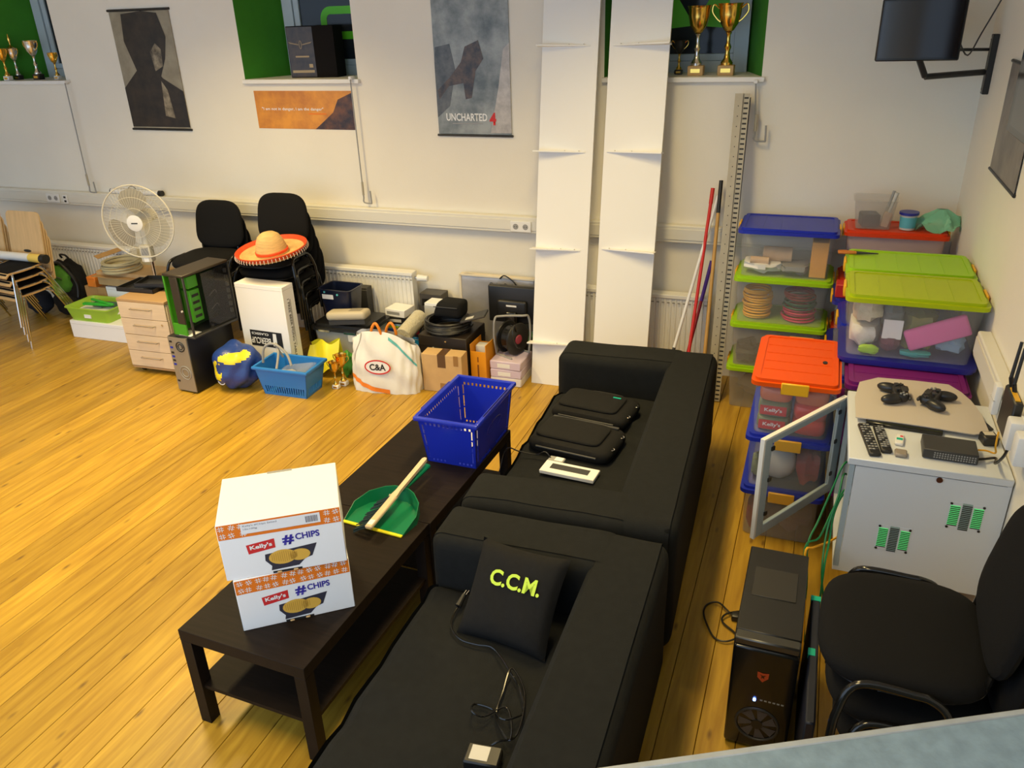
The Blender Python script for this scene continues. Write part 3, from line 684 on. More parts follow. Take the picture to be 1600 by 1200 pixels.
# ================================================================ dustpan and brush
DG = M('green_dustpan_plastic', (.003, .17, .07), .3); pA, pB = F(542, 808, .458), F(624, 841, .458)
dv = (pB-pA); dw = dv.length; rz = math.atan2(dv.y, dv.x)*.35; mid = (pA+pB)/2
t = thing('dustpan', 'green plastic dustpan with a yellow lip on the coffee table', 'dustpan', (mid.x, mid.y, .4505), rz)
def pan():
    mb = MB(); out = [(-dw/2, 0), (dw/2, 0), (dw/2+.01, .10), (dw/2-.02, .175), (dw/2-.075, .225), (.035, .245), (-.035, .245), (-dw/2+.075, .225), (-dw/2+.02, .175), (-dw/2-.01, .10)]
    hh = [.0, .0, .035, .052, .06, .062, .062, .06, .052, .035]; n = len(out)
    c = [(x*.94, min(y, .245)*.93) for x, y in out]; zf = .004
    vs = [(x, y, 0) for x, y in out]+[(x, y, h+.006) for (x, y), h in zip(out, hh)]+[(x*.985, y*.985, h+.006) for (x, y), h in zip(out, hh)]+[(x, y, zf) for x, y in c]
    fs = []
    for i in range(n):
        j = (i+1) % n
        for a in range(3): fs.append((a*n+i, a*n+j, (a+1)*n+j, (a+1)*n+i))
    fs += [tuple(range(n))[::-1], tuple(range(3*n, 4*n))]
    return mb.add(vs, fs)
obj('pan', pan(), DG, t, angle=.5)
obj('lip', MB().box(-dw/2, dw/2, -.012, .004, 0, .008, .002), M('yellow_rubber', (.80, .70, .01), .5), t)
obj('pan_handle', MB().rbox(-.02, .02, .235, .47, .045, .068, .01, 3), DG, t)
cr = M('crumb', (.5, .45, .3), .8); obj('crumb_line', MB().tube([(-.05, .19, .012), (-.045, .205, .02), (-.05, .22, .03)], .006, n=6), cr, t)
h0, h1 = F(575, 826, .50), F(665, 718, .545); ax = h1-h0; L_ = ax.length
bm_ = basis(h0, ax, Vector((0, 0, 1)).cross(ax))
t = thing('hand_brush', 'wooden hand brush with dark bristles lying in the green dustpan', 'brush', bm_.to_translation(), rot=bm_.to_euler())
WD = M('pale_brush_wood', (.66, .52, .34), .5, var=.08, vscale=14, stretch=(1, 9, 9))
obj('brush_stock', MB().box(0, L_*.43, -.017, .017, -.006, .012, .005), WD, t)
obj('brush_handle', MB().prism([(L_*.42, -.016), (L_*.50, -.011), (L_*.98, -.012), (L_, -.006), (L_, .006), (L_*.98, .012), (L_*.50, .011), (L_*.42, .016)], -.003, .012), WD, t)
obj('paper_label', MB().box(.015, .045, -.012, .012, .012, .0125), PAPER, t)
br = MB()
for i in range(15):
    for j in range(3):
        x = .008+i*L_*.40/14; y = .016+j*.001; rj = random.uniform(-.008, .008)
        br.tube([(x, .010+j*.003, -.004+j*.005), (x+rj, .045, -.018+j*.004), (x+rj*2, .085+random.uniform(-.006, .004), -.042+j*.004)], .0028, n=5)
o = obj('bristles', br, M('bristle', (.008, .028, .030), .6), t); o['kind'] = 'stuff'
# ================================================================ blue shopping basket
def basket(name, label, cat, loc, rz, W_, D_, H_, mat, holes=True, k=.86):
    t = thing(name, label, cat, loc, rz)
    def wallmesh():
        mb = MB(); th = .004
        def side(L0, L1, off0, off1, ang):
            # a perforated side in local u (along) / v (up): strips with slot gaps
            R_ = Matrix.Rotation(ang, 4, 'Z'); us = []; 
            rows = [(0, .045), (.045, .09), (.09, .86), (.86, .92), (.92, 1)] if holes else [(0, .1), (.1, .35), (.35, 1)]
            hr = (1, 3) if holes else (1,)
            def pt(u, v, o_):
                half = (L0+(L1-L0)*v)/2; return R_ @ Vector((u*half*2-half, -(off0+(off1-off0)*v)+o_, v*H_))
            def quad(u0, u1, v0, v1):
                P = [pt(u0, v0, 0), pt(u1, v0, 0), pt(u1, v1, 0), pt(u0, v1, 0), pt(u0, v0, th), pt(u1, v0, th), pt(u1, v1, th), pt(u0, v1, th)]
                mb.add(P, [(0, 1, 2, 3), (7, 6, 5, 4), (0, 4, 5, 1), (2, 6, 7, 3), (1, 5, 6, 2), (3, 7, 4, 0)])
            n = max(8, int(L1/.022))
            for ri, (v0, v1) in enumerate(rows):
                if ri in hr:
                    for i in range(n):
                        a = i/n; f = .5
                        if holes and ri == 1 and .38 < a < .55: quad(a, (i+1)/n, v0, v1)
                        elif (a < .05 or a > .9): quad(a, (i+1)/n, v0, v1)
                        else: quad(a, a+f/n, v0, v1)
                elif holes and ri == 2:
                    for u0, u1 in ((0, .05), (.075, .925), (.95, 1)): quad(u0, u1, v0, v1)
                    for u0 in (.05, .925):
                        for a in (.09, .36, .63): quad(u0, u0+.025, a, a+.03)
                else: quad(0, 1, v0, v1)
        side(W_*k, W_, D_*k/2, D_/2, 0); side(W_*k, W_, D_*k/2, D_/2, PI)
        side(D_*k, D_, W_*k/2, W_/2, PI/2); side(D_*k, D_, W_*k/2, W_/2, -PI/2)
        return mb
    obj('side_walls', wallmesh(), mat, t, False)
    obj('bottom', MB().box(-W_*k/2, W_*k/2, -D_*k/2, D_*k/2, 0, .006, .002), mat, t)
    rim = MB(); r_ = .017
    rim.rbox(-W_/2-r_, W_/2+r_, -D_/2-r_, -D_/2+.004, H_-.012, H_+.012, .008, 2).rbox(-W_/2-r_, W_/2+r_, D_/2-.004, D_/2+r_, H_-.012, H_+.012, .008, 2)
    rim.rbox(-W_/2-r_, -W_/2+.004, -D_/2, D_/2, H_-.012, H_+.012, .008, 2).rbox(W_/2-.004, W_/2+r_, -D_/2, D_/2, H_-.012, H_+.012, .008, 2)
    obj('rim', rim, mat, t)
    return t
BK = M('royal_blue_plastic', (.012, .03, .50), .3)
bl = [F(650, 655, .70), F(740, 668, .70), F(804, 598, .70), F(717, 590, .70)]
cx, cy = sum(p.x for p in bl)/4, sum(p.y for p in bl)/4
t = basket('shopping_basket', 'royal blue plastic shopping basket with white slots on the table', 'basket', (cx, cy, .4505), -.01, .30, .485, .25, BK)
for x in (-.165, .158): obj('handle', MB().box(x-.008, x+.008, -.16, .16, .252, .262, .003), DBLUE, t)
tx_ = text('embossed_lettering', 'BASKET', .01, .004, BK, t, basis((.148, .0, .13), (0, 1, 0), (.1, 0, 1))) if False else None
obj('emboss_oval', MB().tube([(.1425+.012*math.sin(a)*.55, .09*math.cos(a), .14+.035*math.sin(a)) for a in [k*PI/10 for k in range(20)]], .002, n=5, closed=True), DBLUE, t)
for z in (.06, .11, .16):
    for d in (-.21, -.20, -.19): obj('slot_web', MB().box(.134, .137, d, d+.003, z, z+.04), PRINT_W, t) if False else None
mb = MB().grid(lambda u, v: (-.07+.14*u, -.06+.15*v, .012+.02*math.sin(3*v+u)+.05*v*v), 6, 6)
solo('paper_sheet', mb, PAPER, 'crumpled white paper sheet inside the blue shopping basket', 'paper', (cx+.02, cy+.02, .4445), .3)
# ================================================================ tall boards leaning on the back wall
BY0, BY1, BZ1 = 4.935, 5.425, 3.05
def lean(px, py, off=0.0):
    # point of the leaning-board plane under this pixel
    n = Vector((0, BZ1, -(BY1-BY0))); n.normalize(); p0 = Vector((0, BY0-off, 0)); d = ray(px, py)
    return CP+d*((p0-CP).dot(n)/d.dot(n))
LA = math.atan2(BY1-BY0, BZ1); LL = math.hypot(BY1-BY0, BZ1)
def tall_board(x0, x1, ledges, flip, label):
    t = thing('shelf_board', label, 'board', (x0, BY0, 0), rot=(-LA, 0, 0), group='tall white boards leaning on the wall')
    w = x1-x0
    obj('panel', MB().box(0, w, 0, .019, 0, LL, .0015), BOARD, t)
    for s in ledges:
        pl = [(-.018, -.075), (-.018, 0), (w*.86, 0), (w*.86, -.004)] if not flip else [(w+.012, -.085), (w+.012, 0), (w*.06, 0), (w*.06, -.004)]
        o = obj('ledge', MB().prism(pl, -.004, .004), BOARD, t, False); o.location = (0, 0, s)
        lo = obj('ledge_screw', MB().cyl((w*.5, -.02, .004), (w*.5, -.02, .010), .004, n=8), LGREY, o); lo2 = obj('ledge_screw', MB().cyl((w*(.75 if not flip else .2), -.01, .004), (w*(.75 if not flip else .2), -.01, .010), .004, n=8), LGREY, o)
    return t
S = lambda px, py: lean(px, py).z/math.cos(LA)
xa, xb = (lean(828, 595).x+lean(852, 2).x)/2, (lean(942, 2).x+lean(910, 500).x)/2
tall_board(xa, xb, [S(880, y) for y in (72, 237, 390, 538)], False, 'tall white board with ledges, next to the silver bag')
xc, xd = (lean(922, 532).x+lean(962, 2).x)/2, (lean(1009, 537).x+lean(1055, 2).x)/2
tall_board(xc, xd, [S(990, y) for y in (70, 238, 392)], True, 'tall white board with ledges, next to the mop handles')
# mop and broom handles
def pole(top, bot, segs, label, r=.011):
    k = (632-top[1])/(bot[1]-top[1]); bot = (top[0]+(bot[0]-top[0])*k, 632)
    p1 = Wl(*top, WY-.076); p0 = F(*bot, 0.0)
    t = thing('broom_handle', label, 'broom handle', p0, group='mop and broom handles leaning on the wall')
    d = p1-p0
    for nm, a, b, mat, k in segs: obj(nm, MB().cyl(d*a, d*b, r*k, n=12), mat, t)
pole((1114, 294), (1069, 600), [('shaft', 0, .93, RED, 1), ('grip', .93, 1, RED, 1.2)], 'bright red mop handle leaning on the wall')
pole((1122, 306), (1040, 590), [('shaft', .28, 1, M('white_pole', (.72, .72, .74), .3), 1), ('lower_shaft', 0, .28, DGREY, 1)], 'white mop handle with a dark lower end')
pole((1112, 408), (1064, 592), [('shaft', 0, .72, M('crimson', (.32, .01, .03), .4), 1), ('grip', .72, 1, M('violet', (.10, .03, .35), .4), 1.15)], 'dark red mop handle with a violet grip')
pole((1127, 282), (1096, 608), [('shaft', 0, .86, M('broom_wood', (.50, .29, .08), .5, var=.1), 1.1), ('grip', .86, 1, BLK, 1.2)], 'wooden broom handle with a black grip')
# perforated steel profiles
def profile(top, bot, w, label, mat, off):
    p1 = Wl(*top, WY-off); p0 = F(*bot); p0.z = .007; d = p1-p0; bmx = basis(p0, (1, 0, 0), d)
    z = d.normalized(); x = Vector((1, 0, 0)); x = (x-z*x.dot(z)).normalized(); y = z.cross(x)
    mt = Matrix.Identity(4)
    for i in range(3): mt[i][0] = x[i]; mt[i][1] = y[i]; mt[i][2] = z[i]; mt[i][3] = p0[i]
    t = thing('steel_profile', label, 'steel profile', p0, rot=mt.to_euler(), group='perforated steel profiles leaning on the wall')
    L_ = d.length
    obj('flange', MB().box(0, w, 0, .003, .0, L_), mat, t); obj('flange', MB().box(w-.003, w, .0, w*1.1, 0, L_), mat, t); obj('flange', MB().box(w, w*1.75, w*.2, w*.2+.003, 0, L_), mat, t)
    sl = MB(); n = int(L_/.03)
    for i in range(n): sl.box(w*1.12, w*1.62, w*.2-.0012, w*.2, .012+i*.03, .022+i*.03)
    obj('slot_row', sl, PRINT_K, t)['kind'] = 'stuff'
    s2 = MB()
    for i in range(n//2): s2.cyl((w*.5, -.0012, .03+i*.06), (w*.5, 0, .03+i*.06), .0035, n=8)
    obj('hole_row', s2, PRINT_K, t)['kind'] = 'stuff'
profile((1149, 146), (1103, 627), .05, 'beige perforated steel profile reaching the sill, front of two', STEEL, .11)
profile((1157, 152), (1110, 618), .036, 'dark grey steel profile standing behind the beige one', M('dark_steel', (.12, .12, .12), .5, metal=.6), .055)
# ================================================================ storage boxes
def rr(w, d, r, n=5):
    P = []
    for cx, cy, a0 in ((1, 1, 0), (-1, 1, PI/2), (-1, -1, PI), (1, -1, 1.5*PI)):
        for q in range(n): P.append((cx*(w/2-r)+r*math.cos(a0+PI/2*q/(n-1)), cy*(d/2-r)+r*math.sin(a0+PI/2*q/(n-1))))
    return P
def storage_box(x0, x1, y0, y1, z0, h, lid, label, body=None, clip=YCLIP, group='stackable storage boxes in the corner', lidname=None):
    w, d = x1-x0, y1-y0; t = thing('storage_box', label, 'storage box', ((x0+x1)/2, (y0+y1)/2, z0), group=group)
    obj('tub', MB().shell(w-.035, d-.035, h-.026, .003, .93, .006, .03), body or CLEAR, t, angle=.9)
    mb = MB().prism(rr(w, d, .035), h-.034, h-.014).prism(rr(w-.03, d-.03, .03), h-.014, h-.004)
    # raised border around a recessed top with ribs
    ri, ro = rr(w-.075, d-.075, .02), rr(w-.03, d-.03, .03); n = len(ri)
    mb.add([(x, y, h-.004) for x, y in ro]+[(x, y, h) for x, y in ro]+[(x, y, h) for x, y in ri]+[(x, y, h-.004) for x, y in ri],
           [(a*n+i, a*n+(i+1) % n, (a+1)*n+(i+1) % n, (a+1)*n+i) for a in range(3) for i in range(n)])
    l = obj('lid', mb, lid, t, angle=.5)
    if w > d:
        for i in range(1, 5): obj('lid_rib', MB().box(-w/2+.04+i*(w-.08)/5-.003, -w/2+.04+i*(w-.08)/5+.003, -d/2+.045, d/2-.045, h-.005, h-.002), lid, l)
        cl = [((s*(w/2+.002)), 0) for s in (-1, 1)]
        for x, y in cl: obj('clip', MB().box(x-.006, x+.006, -.055, .055, h-.06, h-.006, .003), clip, t)
    else:
        for i in range(1, 5): obj('lid_rib', MB().box(-w/2+.045, w/2-.045, -d/2+.04+i*(d-.08)/5-.003, -d/2+.04+i*(d-.08)/5+.003, h-.005, h-.002), lid, l)
        for s in (-1, 1): obj('clip', MB().box(-.06, .06, s*(d/2+.002)-.007, s*(d/2+.002)+.007, h-.062, h-.006, .003), clip, t)
    return t
def sphere(mb, c, r, seed=0, amp=.15, n=14, mi=0, freq=3.):
    vs = []; fs = []; m_ = n//2+1
    for j in range(m_+1):
        th = PI*j/m_
        for i in range(n):
            ph = 2*PI*i/n; d = Vector((math.sin(th)*math.cos(ph), math.sin(th)*math.sin(ph), math.cos(th)))
            k = 1+amp*(math.sin(d.x*freq*1.7+seed)+math.sin(d.y*freq*2.1+seed*1.7+1)+math.sin(d.z*freq*2.6+seed*.6+2)+math.sin((d.x+d.y-d.z)*freq*2.2+seed*2.3))*.5
            vs.append((c[0]+d.x*k*r[0], c[1]+d.y*k*r[1], c[2]+d.z*k*r[2]))
    fs = [(j*n+i, j*n+(i+1) % n, (j+1)*n+(i+1) % n, (j+1)*n+i) for j in range(m_) for i in range(n)]
    return mb.add(vs, fs, None, mi)
def lump(name, c, r, mat, label, cat, seed=0, amp=.2, freq=3., rot=None, cell=None):
    mb = MB(); sphere(mb, (0, 0, r[2]), r, seed, amp, 18, freq=freq)
    zs = min(v[2] for v in mb.v); mb.v = [(x, y, z-zs) for x, y, z in mb.v]
    if cell:   # soft goods pressed into the room they have (x0, x1, y0, y1, top)
        cl = lambda v, a, b: min(max(v, a), b)
        mb.v = [(cl(x, cell[0]-c[0], cell[1]-c[0]), cl(y, cell[2]-c[1], cell[3]-c[1]), min(z, cell[4]-c[2])) for x, y, z in mb.v]
    return solo(name, mb, mat, label, cat, c, rot=rot)
def coil(name, c, R, mat, label, n=8, r=.006, h=.10, cat='cable coil', seed=0):
    rd = random.Random(seed); mb = MB()
    for k in range(n):
        q = R*(1-rd.uniform(0, .14)); z0 = r+h*k/n; ox, oy = rd.uniform(-.008, .008), rd.uniform(-.008, .008); tl = rd.uniform(-.05, .05); a1 = rd.uniform(0, 6)
        mb.tube([(ox+q*math.cos(a), oy+q*math.sin(a), z0+q*tl*math.cos(a+a1)+abs(q*tl)) for a in [i*2*PI/18 for i in range(18)]], r, n=5, closed=True)
    return solo(name, mb, mat, label, cat, c)
SB = 'stackable storage boxes in the corner'
# left tower: four boxes
X0, X1, Y0, Y1 = -.435, .145, 4.945, 5.365
labs = ['bottom smoky storage box with a lime lid in the tower by the steel profiles', 'storage box of grey odds and ends with a lime lid, second from the floor', 'storage box with yellow and pink cable coils under a lime lid', 'topmost storage box of the tower, with a blue lid and yellow clips']
for i, (lid, b) in enumerate(((LIME, CLEAR2), (LIME, CLEAR2), (LIME, CLEAR), (BLUE, CLEAR))): storage_box(X0, X1, Y0, Y1, .302*i, .302, lid, labs[i], b)
z = .302*2+.0035
coil('cable_coil', (-.29, 5.11, z), .088, YCABLE, 'amber yellow cable coil inside the clear box of the blue-topped tower', 11, .007, .19)
coil('cable_coil', (-.03, 5.115, z), .098, M('pink_cable', (.62, .03, .10), .5), 'pink red cable coil inside the clear box of the blue-topped tower', 5, .007, .08, seed=3)
coil('cable_coil', (-.03, 5.115, z+.078), .096, M('dark_green_cable', (.02, .10, .05), .5), 'dark green cable coil on the pink one inside the box', 4, .007, .06, seed=4)
coil('cable_coil', (-.035, 5.115, z+.136), .098, M('maroon_cable', (.30, .02, .03), .5), 'maroon cable coil on top of the green coil inside the box', 3, .007, .05, seed=5)
z = .302*3+.0035
TAN = M('tan_cork', (.62, .42, .26), .7, var=.12, vscale=20)
solo('paper_roll', MB().cyl((-.08, 0, .045), (.09, 0, .045), .045, n=18), TAN, 'thick tan roll lying in the blue lidded box', 'roll', (-.20, 5.10, z+.066))
solo('small_roll', MB().cyl((-.06, 0, .022), (.05, 0, .022), .022, n=14), TAN, 'slim tan roll beside the thick one in the blue lidded box', 'roll', (-.29, 5.025, z+.064))
lump('plastic_bag', (-.275, 5.09, z), (.12, .12, .045), PAPER, 'crumpled white plastic bag in the blue lidded box', 'bag', 2, .25, 4, cell=(-.388, -.165, 4.985, 5.22, z+.070))
lump('plastic_bag', (-.085, 5.07, z), (.10, .10, .04), GREY, 'crumpled grey plastic bag in the blue lidded box', 'bag', 5, .25, 4, cell=(-.163, -.006, 4.985, 5.20, z+.068))
solo('envelope_pack', MB().box(-.048, .048, -.12, .12, 0, .22, .004), M('amber_card', (.72, .34, .05), .6), 'upright amber cardboard pack at the end of the blue lidded box', 'pack', (.048, 5.13, z))
z = .302+.0035
for i, (x, y, r, mat, lb, c0, c1) in enumerate(((-.31, 5.07, (.08, .09, .07), DGREY, 'dark bundle in the second box of the blue-topped tower', -.388, -.236), (-.15, 5.07, (.09, .08, .08), LGREY, 'light grey bundle in the second box of the blue-topped tower', -.234, -.066), (.02, 5.07, (.08, .09, .06), GREY, 'mid grey bundle in the second box of the blue-topped tower', -.064, .094))): lump('bundle', (x, y, z), r, mat, lb, 'bundle', i*2, .25, 4, cell=(c0, c1, 4.985, 5.25, z+.2))
lump('bundle', (-.145, 5.14, .0035), (.2, .12, .1), M('brown_grey', (.16, .12, .10), .7), 'brown grey bundle in the bottom smoky box', 'bundle', 9, .2, 4, cell=(-.388, .094, 4.985, 5.32, .24))
# front tower: three boxes and an orange lid
X0, X1, Y0, Y1 = -.19, .20, 3.50, 4.09
for i, (lid, b, lb) in enumerate(((BLUE, CLEAR2, 'bottom storage box with a blue lid under the orange lidded tower'), (BLUE, CLEAR, 'middle storage box with a blue lid seen through the open cabinet door'), (ORANGE, CLEAR, 'storage box full of red snack packets under an orange lid'))): last = storage_box(X0, X1, Y0, Y1, .292*i, .292, lid, lb, b)
obj('lid_badge', MB().prism(ell(0, 0, .011, .016, 14), 0, .004), BLK, last, loc=(.12, -.015, .288))
SNK = M('snack_red', (.72, .07, .05), .25); SNO = M('snack_orange', (.80, .20, .08), .25); OLV = M('snack_olive', (.16, .19, .10), .3)
for i, (x, y, zz, mat, lb) in enumerate(((-.074, 3.638, .002, OLV, 'olive snack packet with a red name label at the bottom of the orange box'), (-.074, 3.645, .074, OLV, 'olive snack packet with a red name label lying on the lower one'), (.086, 3.638, .002, SNK, 'shiny red snack packet at the bottom of the orange box'), (.086, 3.65, .074, SNK, 'shiny red snack packet in the middle of the orange box'), (-.074, 3.66, .147, SNO, 'shiny orange snack packet on top beside the clip'), (.086, 3.66, .147, SNO, 'shiny orange snack packet on top at the box end'))):
    t = thing('snack_packet', lb, 'snack packet', (x, y, .5862+zz), group='snack packets in the orange lidded box')
    obj('bag', MB().pad(.152, .17, .07, 5, 24, dome=.4, wob=.002), mat, t)
    if i < 2:
        fm = basis((0, -.088, .036), (1, 0, 0), (0, -.0, 1)); decal('label_print', [rect(-.065, -.024, .055, .024)], PRINT_R, t, fm)
        text('lettering', "Kelly's", .08, .024, PRINT_W, t, basis((-.005, -.0890, .036), (1, 0, 0), (0, 0, 1)), bold=.02)
z = .292+.0035
lump('foam_cup_stack', (-.03, 3.64, z), (.09, .08, .10), PAPER, 'white rounded pack with a dark stripe in the middle box', 'pack', 1, .06, 2, cell=(-.103, .052, 3.548, 3.8, z+.22))
lump('bundle', (.11, 3.64, z), (.07, .08, .085), M('dull_red', (.40, .05, .06), .5), 'dull red bundle in the middle box of the front tower', 'bundle', 3, .2, 4, cell=(.054, .160, 3.548, 3.8, z+.22))
lump('bundle', (-.13, 3.64, z), (.05, .07, .05), M('sage', (.22, .27, .2), .6), 'sage green bundle in the middle box of the front tower', 'bundle', 7, .2, 4, cell=(-.150, -.105, 3.548, 3.8, z+.22))
lump('bundle', (.03, 3.65, .0035), (.14, .08, .07), M('umber', (.12, .07, .06), .6), 'umber bundle in the bottom box of the front tower', 'bundle', 12, .25, 5, cell=(-.093, .160, 3.548, 3.8, .24))
lump('bundle', (-.12, 3.63, .0035), (.04, .07, .08), M('rose', (.50, .10, .10), .5), 'rose bundle at the end of the bottom box', 'bundle', 14, .15, 4, cell=(-.150, -.095, 3.548, 3.8, .24))
# purple boxes behind the wall cabinet
X0, X1, Y0, Y1 = .215, .733, 3.60, 4.20
for i in range(3): storage_box(X0, X1, Y0, Y1, .288*i, .288, PURPLE, ['purple lidded storage box on the floor behind the wall cabinet', 'purple lidded storage box, second from the floor behind the wall cabinet', 'purple lidded storage box just behind the wall cabinet top'][i], CLEAR2)
solo('spare_lid', MB().prism(rr(.575, .42, .035), 0, .014).prism(rr(.595, .435, .04), .014, .030), DBLUE, 'dark blue spare box lid lying between the purple and lime lidded boxes', 'lid', (.475, 4.04, .8648))
X0, X1 = .175, .775
storage_box(X0, X1, 3.835, 4.25, .8965, .305, YGREEN, 'clear storage box with pink and white fabrics under a yellow-green lid', CLEAR)
for i in range(4): storage_box(X0, X1, 4.26, 4.67, .300*i, .300, (BLUE, BLUE, BLUE, LIME)[i], ['blue lidded storage box on the floor behind the purple boxes', 'blue lidded storage box, second level behind the purple boxes', 'blue lidded storage box, third level behind the purple boxes', 'lime lidded storage box with pliers lying on it'][i], CLEAR)
for i in range(3): storage_box(.145, .725, 4.68, 5.04, .298*i, .298, DBLUE, ['dark blue lidded storage box on the floor in front of the orange one', 'dark blue lidded storage box, second level in the narrow gap', 'dark blue lidded storage box with a red carton on its lid'][i], CLEAR)
solo('red_carton', MB().box(0, .11, 0, .1, 0, .075, .003), RED, 'small red carton on the dark blue lid in the gap', 'carton', (.155, 4.72, .8945))
for i in range(4): storage_box(.168, .735, 5.06, 5.375, .3*i, .3, RORANGE, ['red-orange lidded storage box on the floor by the corner', 'red-orange lidded storage box, second level by the corner', 'red-orange lidded storage box, third level by the corner', 'red-orange lidded storage box carrying the tool tub and green bag'][i], CLEARP)
# fabrics in the big clear box
z = .8965+.0035
FABW = M('white_cloth', (.62, .62, .58), .9, var=.12, vscale=30, bump=.5, bscale=60); FABC = M('cream_cloth', (.60, .56, .38), .9, var=.12, vscale=30, bump=.5, bscale=60)
YB0, YB1 = 3.874, 4.205
lump('cloth_bundle', (.285, 4.02, z), (.085, .13, .075), FABW, 'pale blue-white textured cloth at the bottom of the big clear box', 'cloth', 3, .12, 6, cell=(.223, .355, 3.902, YB1, z+.125))
lump('cloth_bundle', (.285, 4.02, z+.125), (.085, .13, .07), FABC, 'cream textured cloth on top of the white one in the big box', 'cloth', 6, .12, 6, cell=(.223, .355, 3.902, YB1, z+.265))
lump('cloth_bundle', (.40, 4.0, z), (.07, .13, .05), M('plum_cloth', (.10, .02, .05), .8), 'dark plum cloth at the bottom of the big clear box', 'cloth', 8, .12, 4, cell=(.357, .443, YB0, YB1, z+.086))
solo('paper_card', MB().box(-.042, .042, -.002, .002, -.004, .09), PAPER, 'white paper card with a red mark in the big clear box', 'card', (.400, 3.896, z+.086))
lump('cloth_bundle', (.40, 4.03, z+.086), (.07, .12, .08), M('slate_cloth', (.16, .19, .18), .8), 'slate grey cloth under the lid of the big clear box', 'cloth', 15, .15, 4, cell=(.357, .443, 3.900, YB1, z+.26))
lump('cloth_bundle', (.52, 4.03, z), (.09, .12, .11), M('olive_cloth', (.22, .21, .05), .8), 'olive cloth in the middle of the big clear box', 'cloth', 11, .2, 4, cell=(.446, .598, 3.926, YB1, z+.235))
solo('foam_sheet', MB().rbox(-.135, .135, -.015, .015, -.052, .052, .012, 3), M('pink_foam', (.80, .16, .42), .8), 'bright pink foam piece slanting in the big clear box', 'foam', (.590, 3.9095, z+.128), rot=(0, -.42, 0))
lump('cloth_bundle', (.66, 4.03, z), (.08, .12, .06), M('sky_cloth', (.30, .45, .58), .8), 'sky blue cloth at the bottom of the big clear box', 'cloth', 18, .2, 4, cell=(.600, .727, 3.926, YB1, z+.14))
lump('cloth_bundle', (.51, 3.90, z), (.07, .03, .022), M('teal_cloth', (.02, .35, .36), .6), 'small teal cloth at the front of the big clear box', 'cloth', 21, .15, 4, cell=(.447, .580, YB0, 3.924, z+.030))
lump('cloth_bundle', (.31, 3.887, z), (.05, .02, .022), LIME, 'small lime cloth at the front of the big clear box', 'cloth', 24, .15, 4, cell=(.25, .355, YB0, 3.900, z+.05))
# things on the lids
P = F(1322, 396, 1.205); t = thing('pliers', 'long pliers with orange handles lying on the lime lid', 'pliers', (P.x+.05, P.y+.02, 1.1990), .05)
obj('handle', MB().tube([(-.09, .012, .008), (-.05, .016, .009), (.0, .006, .008)], .007, smooth=3), M('burnt_orange', (.50, .16, .02), .5), t); obj('handle', MB().tube([(-.09, -.012, .008), (-.05, -.016, .009), (.0, -.006, .008)], .007, smooth=3), M('burnt_orange', (.50, .16, .02), .5), t)
obj('jaw', MB().cyl((0, 0, .008), (.11, 0, .008), .009, .003, n=8), DGREY, t)
ZL = 1.2005
P = F(1364, 350, ZL); P.y = 5.20; P.x = Wl(1364, 345, 5.17).x
t = thing('tool_tub', 'clear plastic tub full of tools on the red-orange lid', 'tub', (P.x, 5.20, ZL))
obj('tub', MB().shell(.23, .20, .165, .003, .82, .008, .025), CLEAR2, t, angle=.9)
solo('tool_block', MB().box(-.07, .03, -.05, .06, 0, .075, .006), DGREY, 'dark block among the tools in the clear tub', 'tool', (P.x, 5.20, ZL+.004), .2)
t = thing('paint_brush', 'paint brush with a pale handle standing in the clear tub', 'brush', (P.x+.060, 5.172, ZL+.006), rot=(.05, .22, 0))
obj('handle', MB().cyl((0, 0, .09), (0, 0, .21), .008, .012, n=10), LGREY, t); obj('bristles', MB().box(-.022, .022, -.007, .007, 0, .09, .004), TAN, t)
t = thing('scraper', 'steel scraper standing upright in the clear tub', 'scraper', (P.x+.055, 5.235, ZL+.004), rot=(0, .20, 0)); obj('blade', MB().box(-.013, .013, -.001, .001, 0, .12), STEEL, t); obj('handle', MB().cyl((0, 0, .11), (0, 0, .205), .010, n=8), GREY, t)
P = Wl(1417, 357, 5.16)
t = thing('round_tin', 'small round tub with a dark blue rim on the red-orange lid', 'tub', (P.x, 5.17, ZL))
obj('tub', MB().lathe([(.042, 0), (.046, .09), (.043, .09), (.04, .006)], 22), LGREY, t); obj('rim', MB().lathe([(.045, .085), (.054, .088), (.054, .102), (.046, .102)], 22), DBLUE, t)
obj('label_band', MB().lathe([(.0435, .012), (.0465, .075)], 22, cap=False), M('aqua_print', (.10, .42, .50), .5), t); obj('cover', MB().cyl((0, 0, .092), (0, 0, .096), .046, n=20), LGREY, t)
def crum(u, v):
    a = 2*PI*u; r = .02+.115*v; return (r*math.cos(a)*1.25*(1+.25*math.sin(3*a+1)), r*math.sin(a)*.8, .015+.105*(1-v)**1.2+.022*math.sin(a*5)*v+.02*math.sin(a*9+v*8)*v)
P = Wl(1468, 355, 5.17); mb = MB().grid(crum, 36, 10); mb.v = [(min(x, XR-.004-P.x), y, max(z_, .0015)) for x, y, z_ in mb.v]
solo('plastic_bag', mb, M('mint_plastic_bag', (.20, .55, .34), .35, alpha=.8), 'crumpled mint green plastic bag on the red-orange lid', 'bag', (P.x, 5.20, ZL-.001))
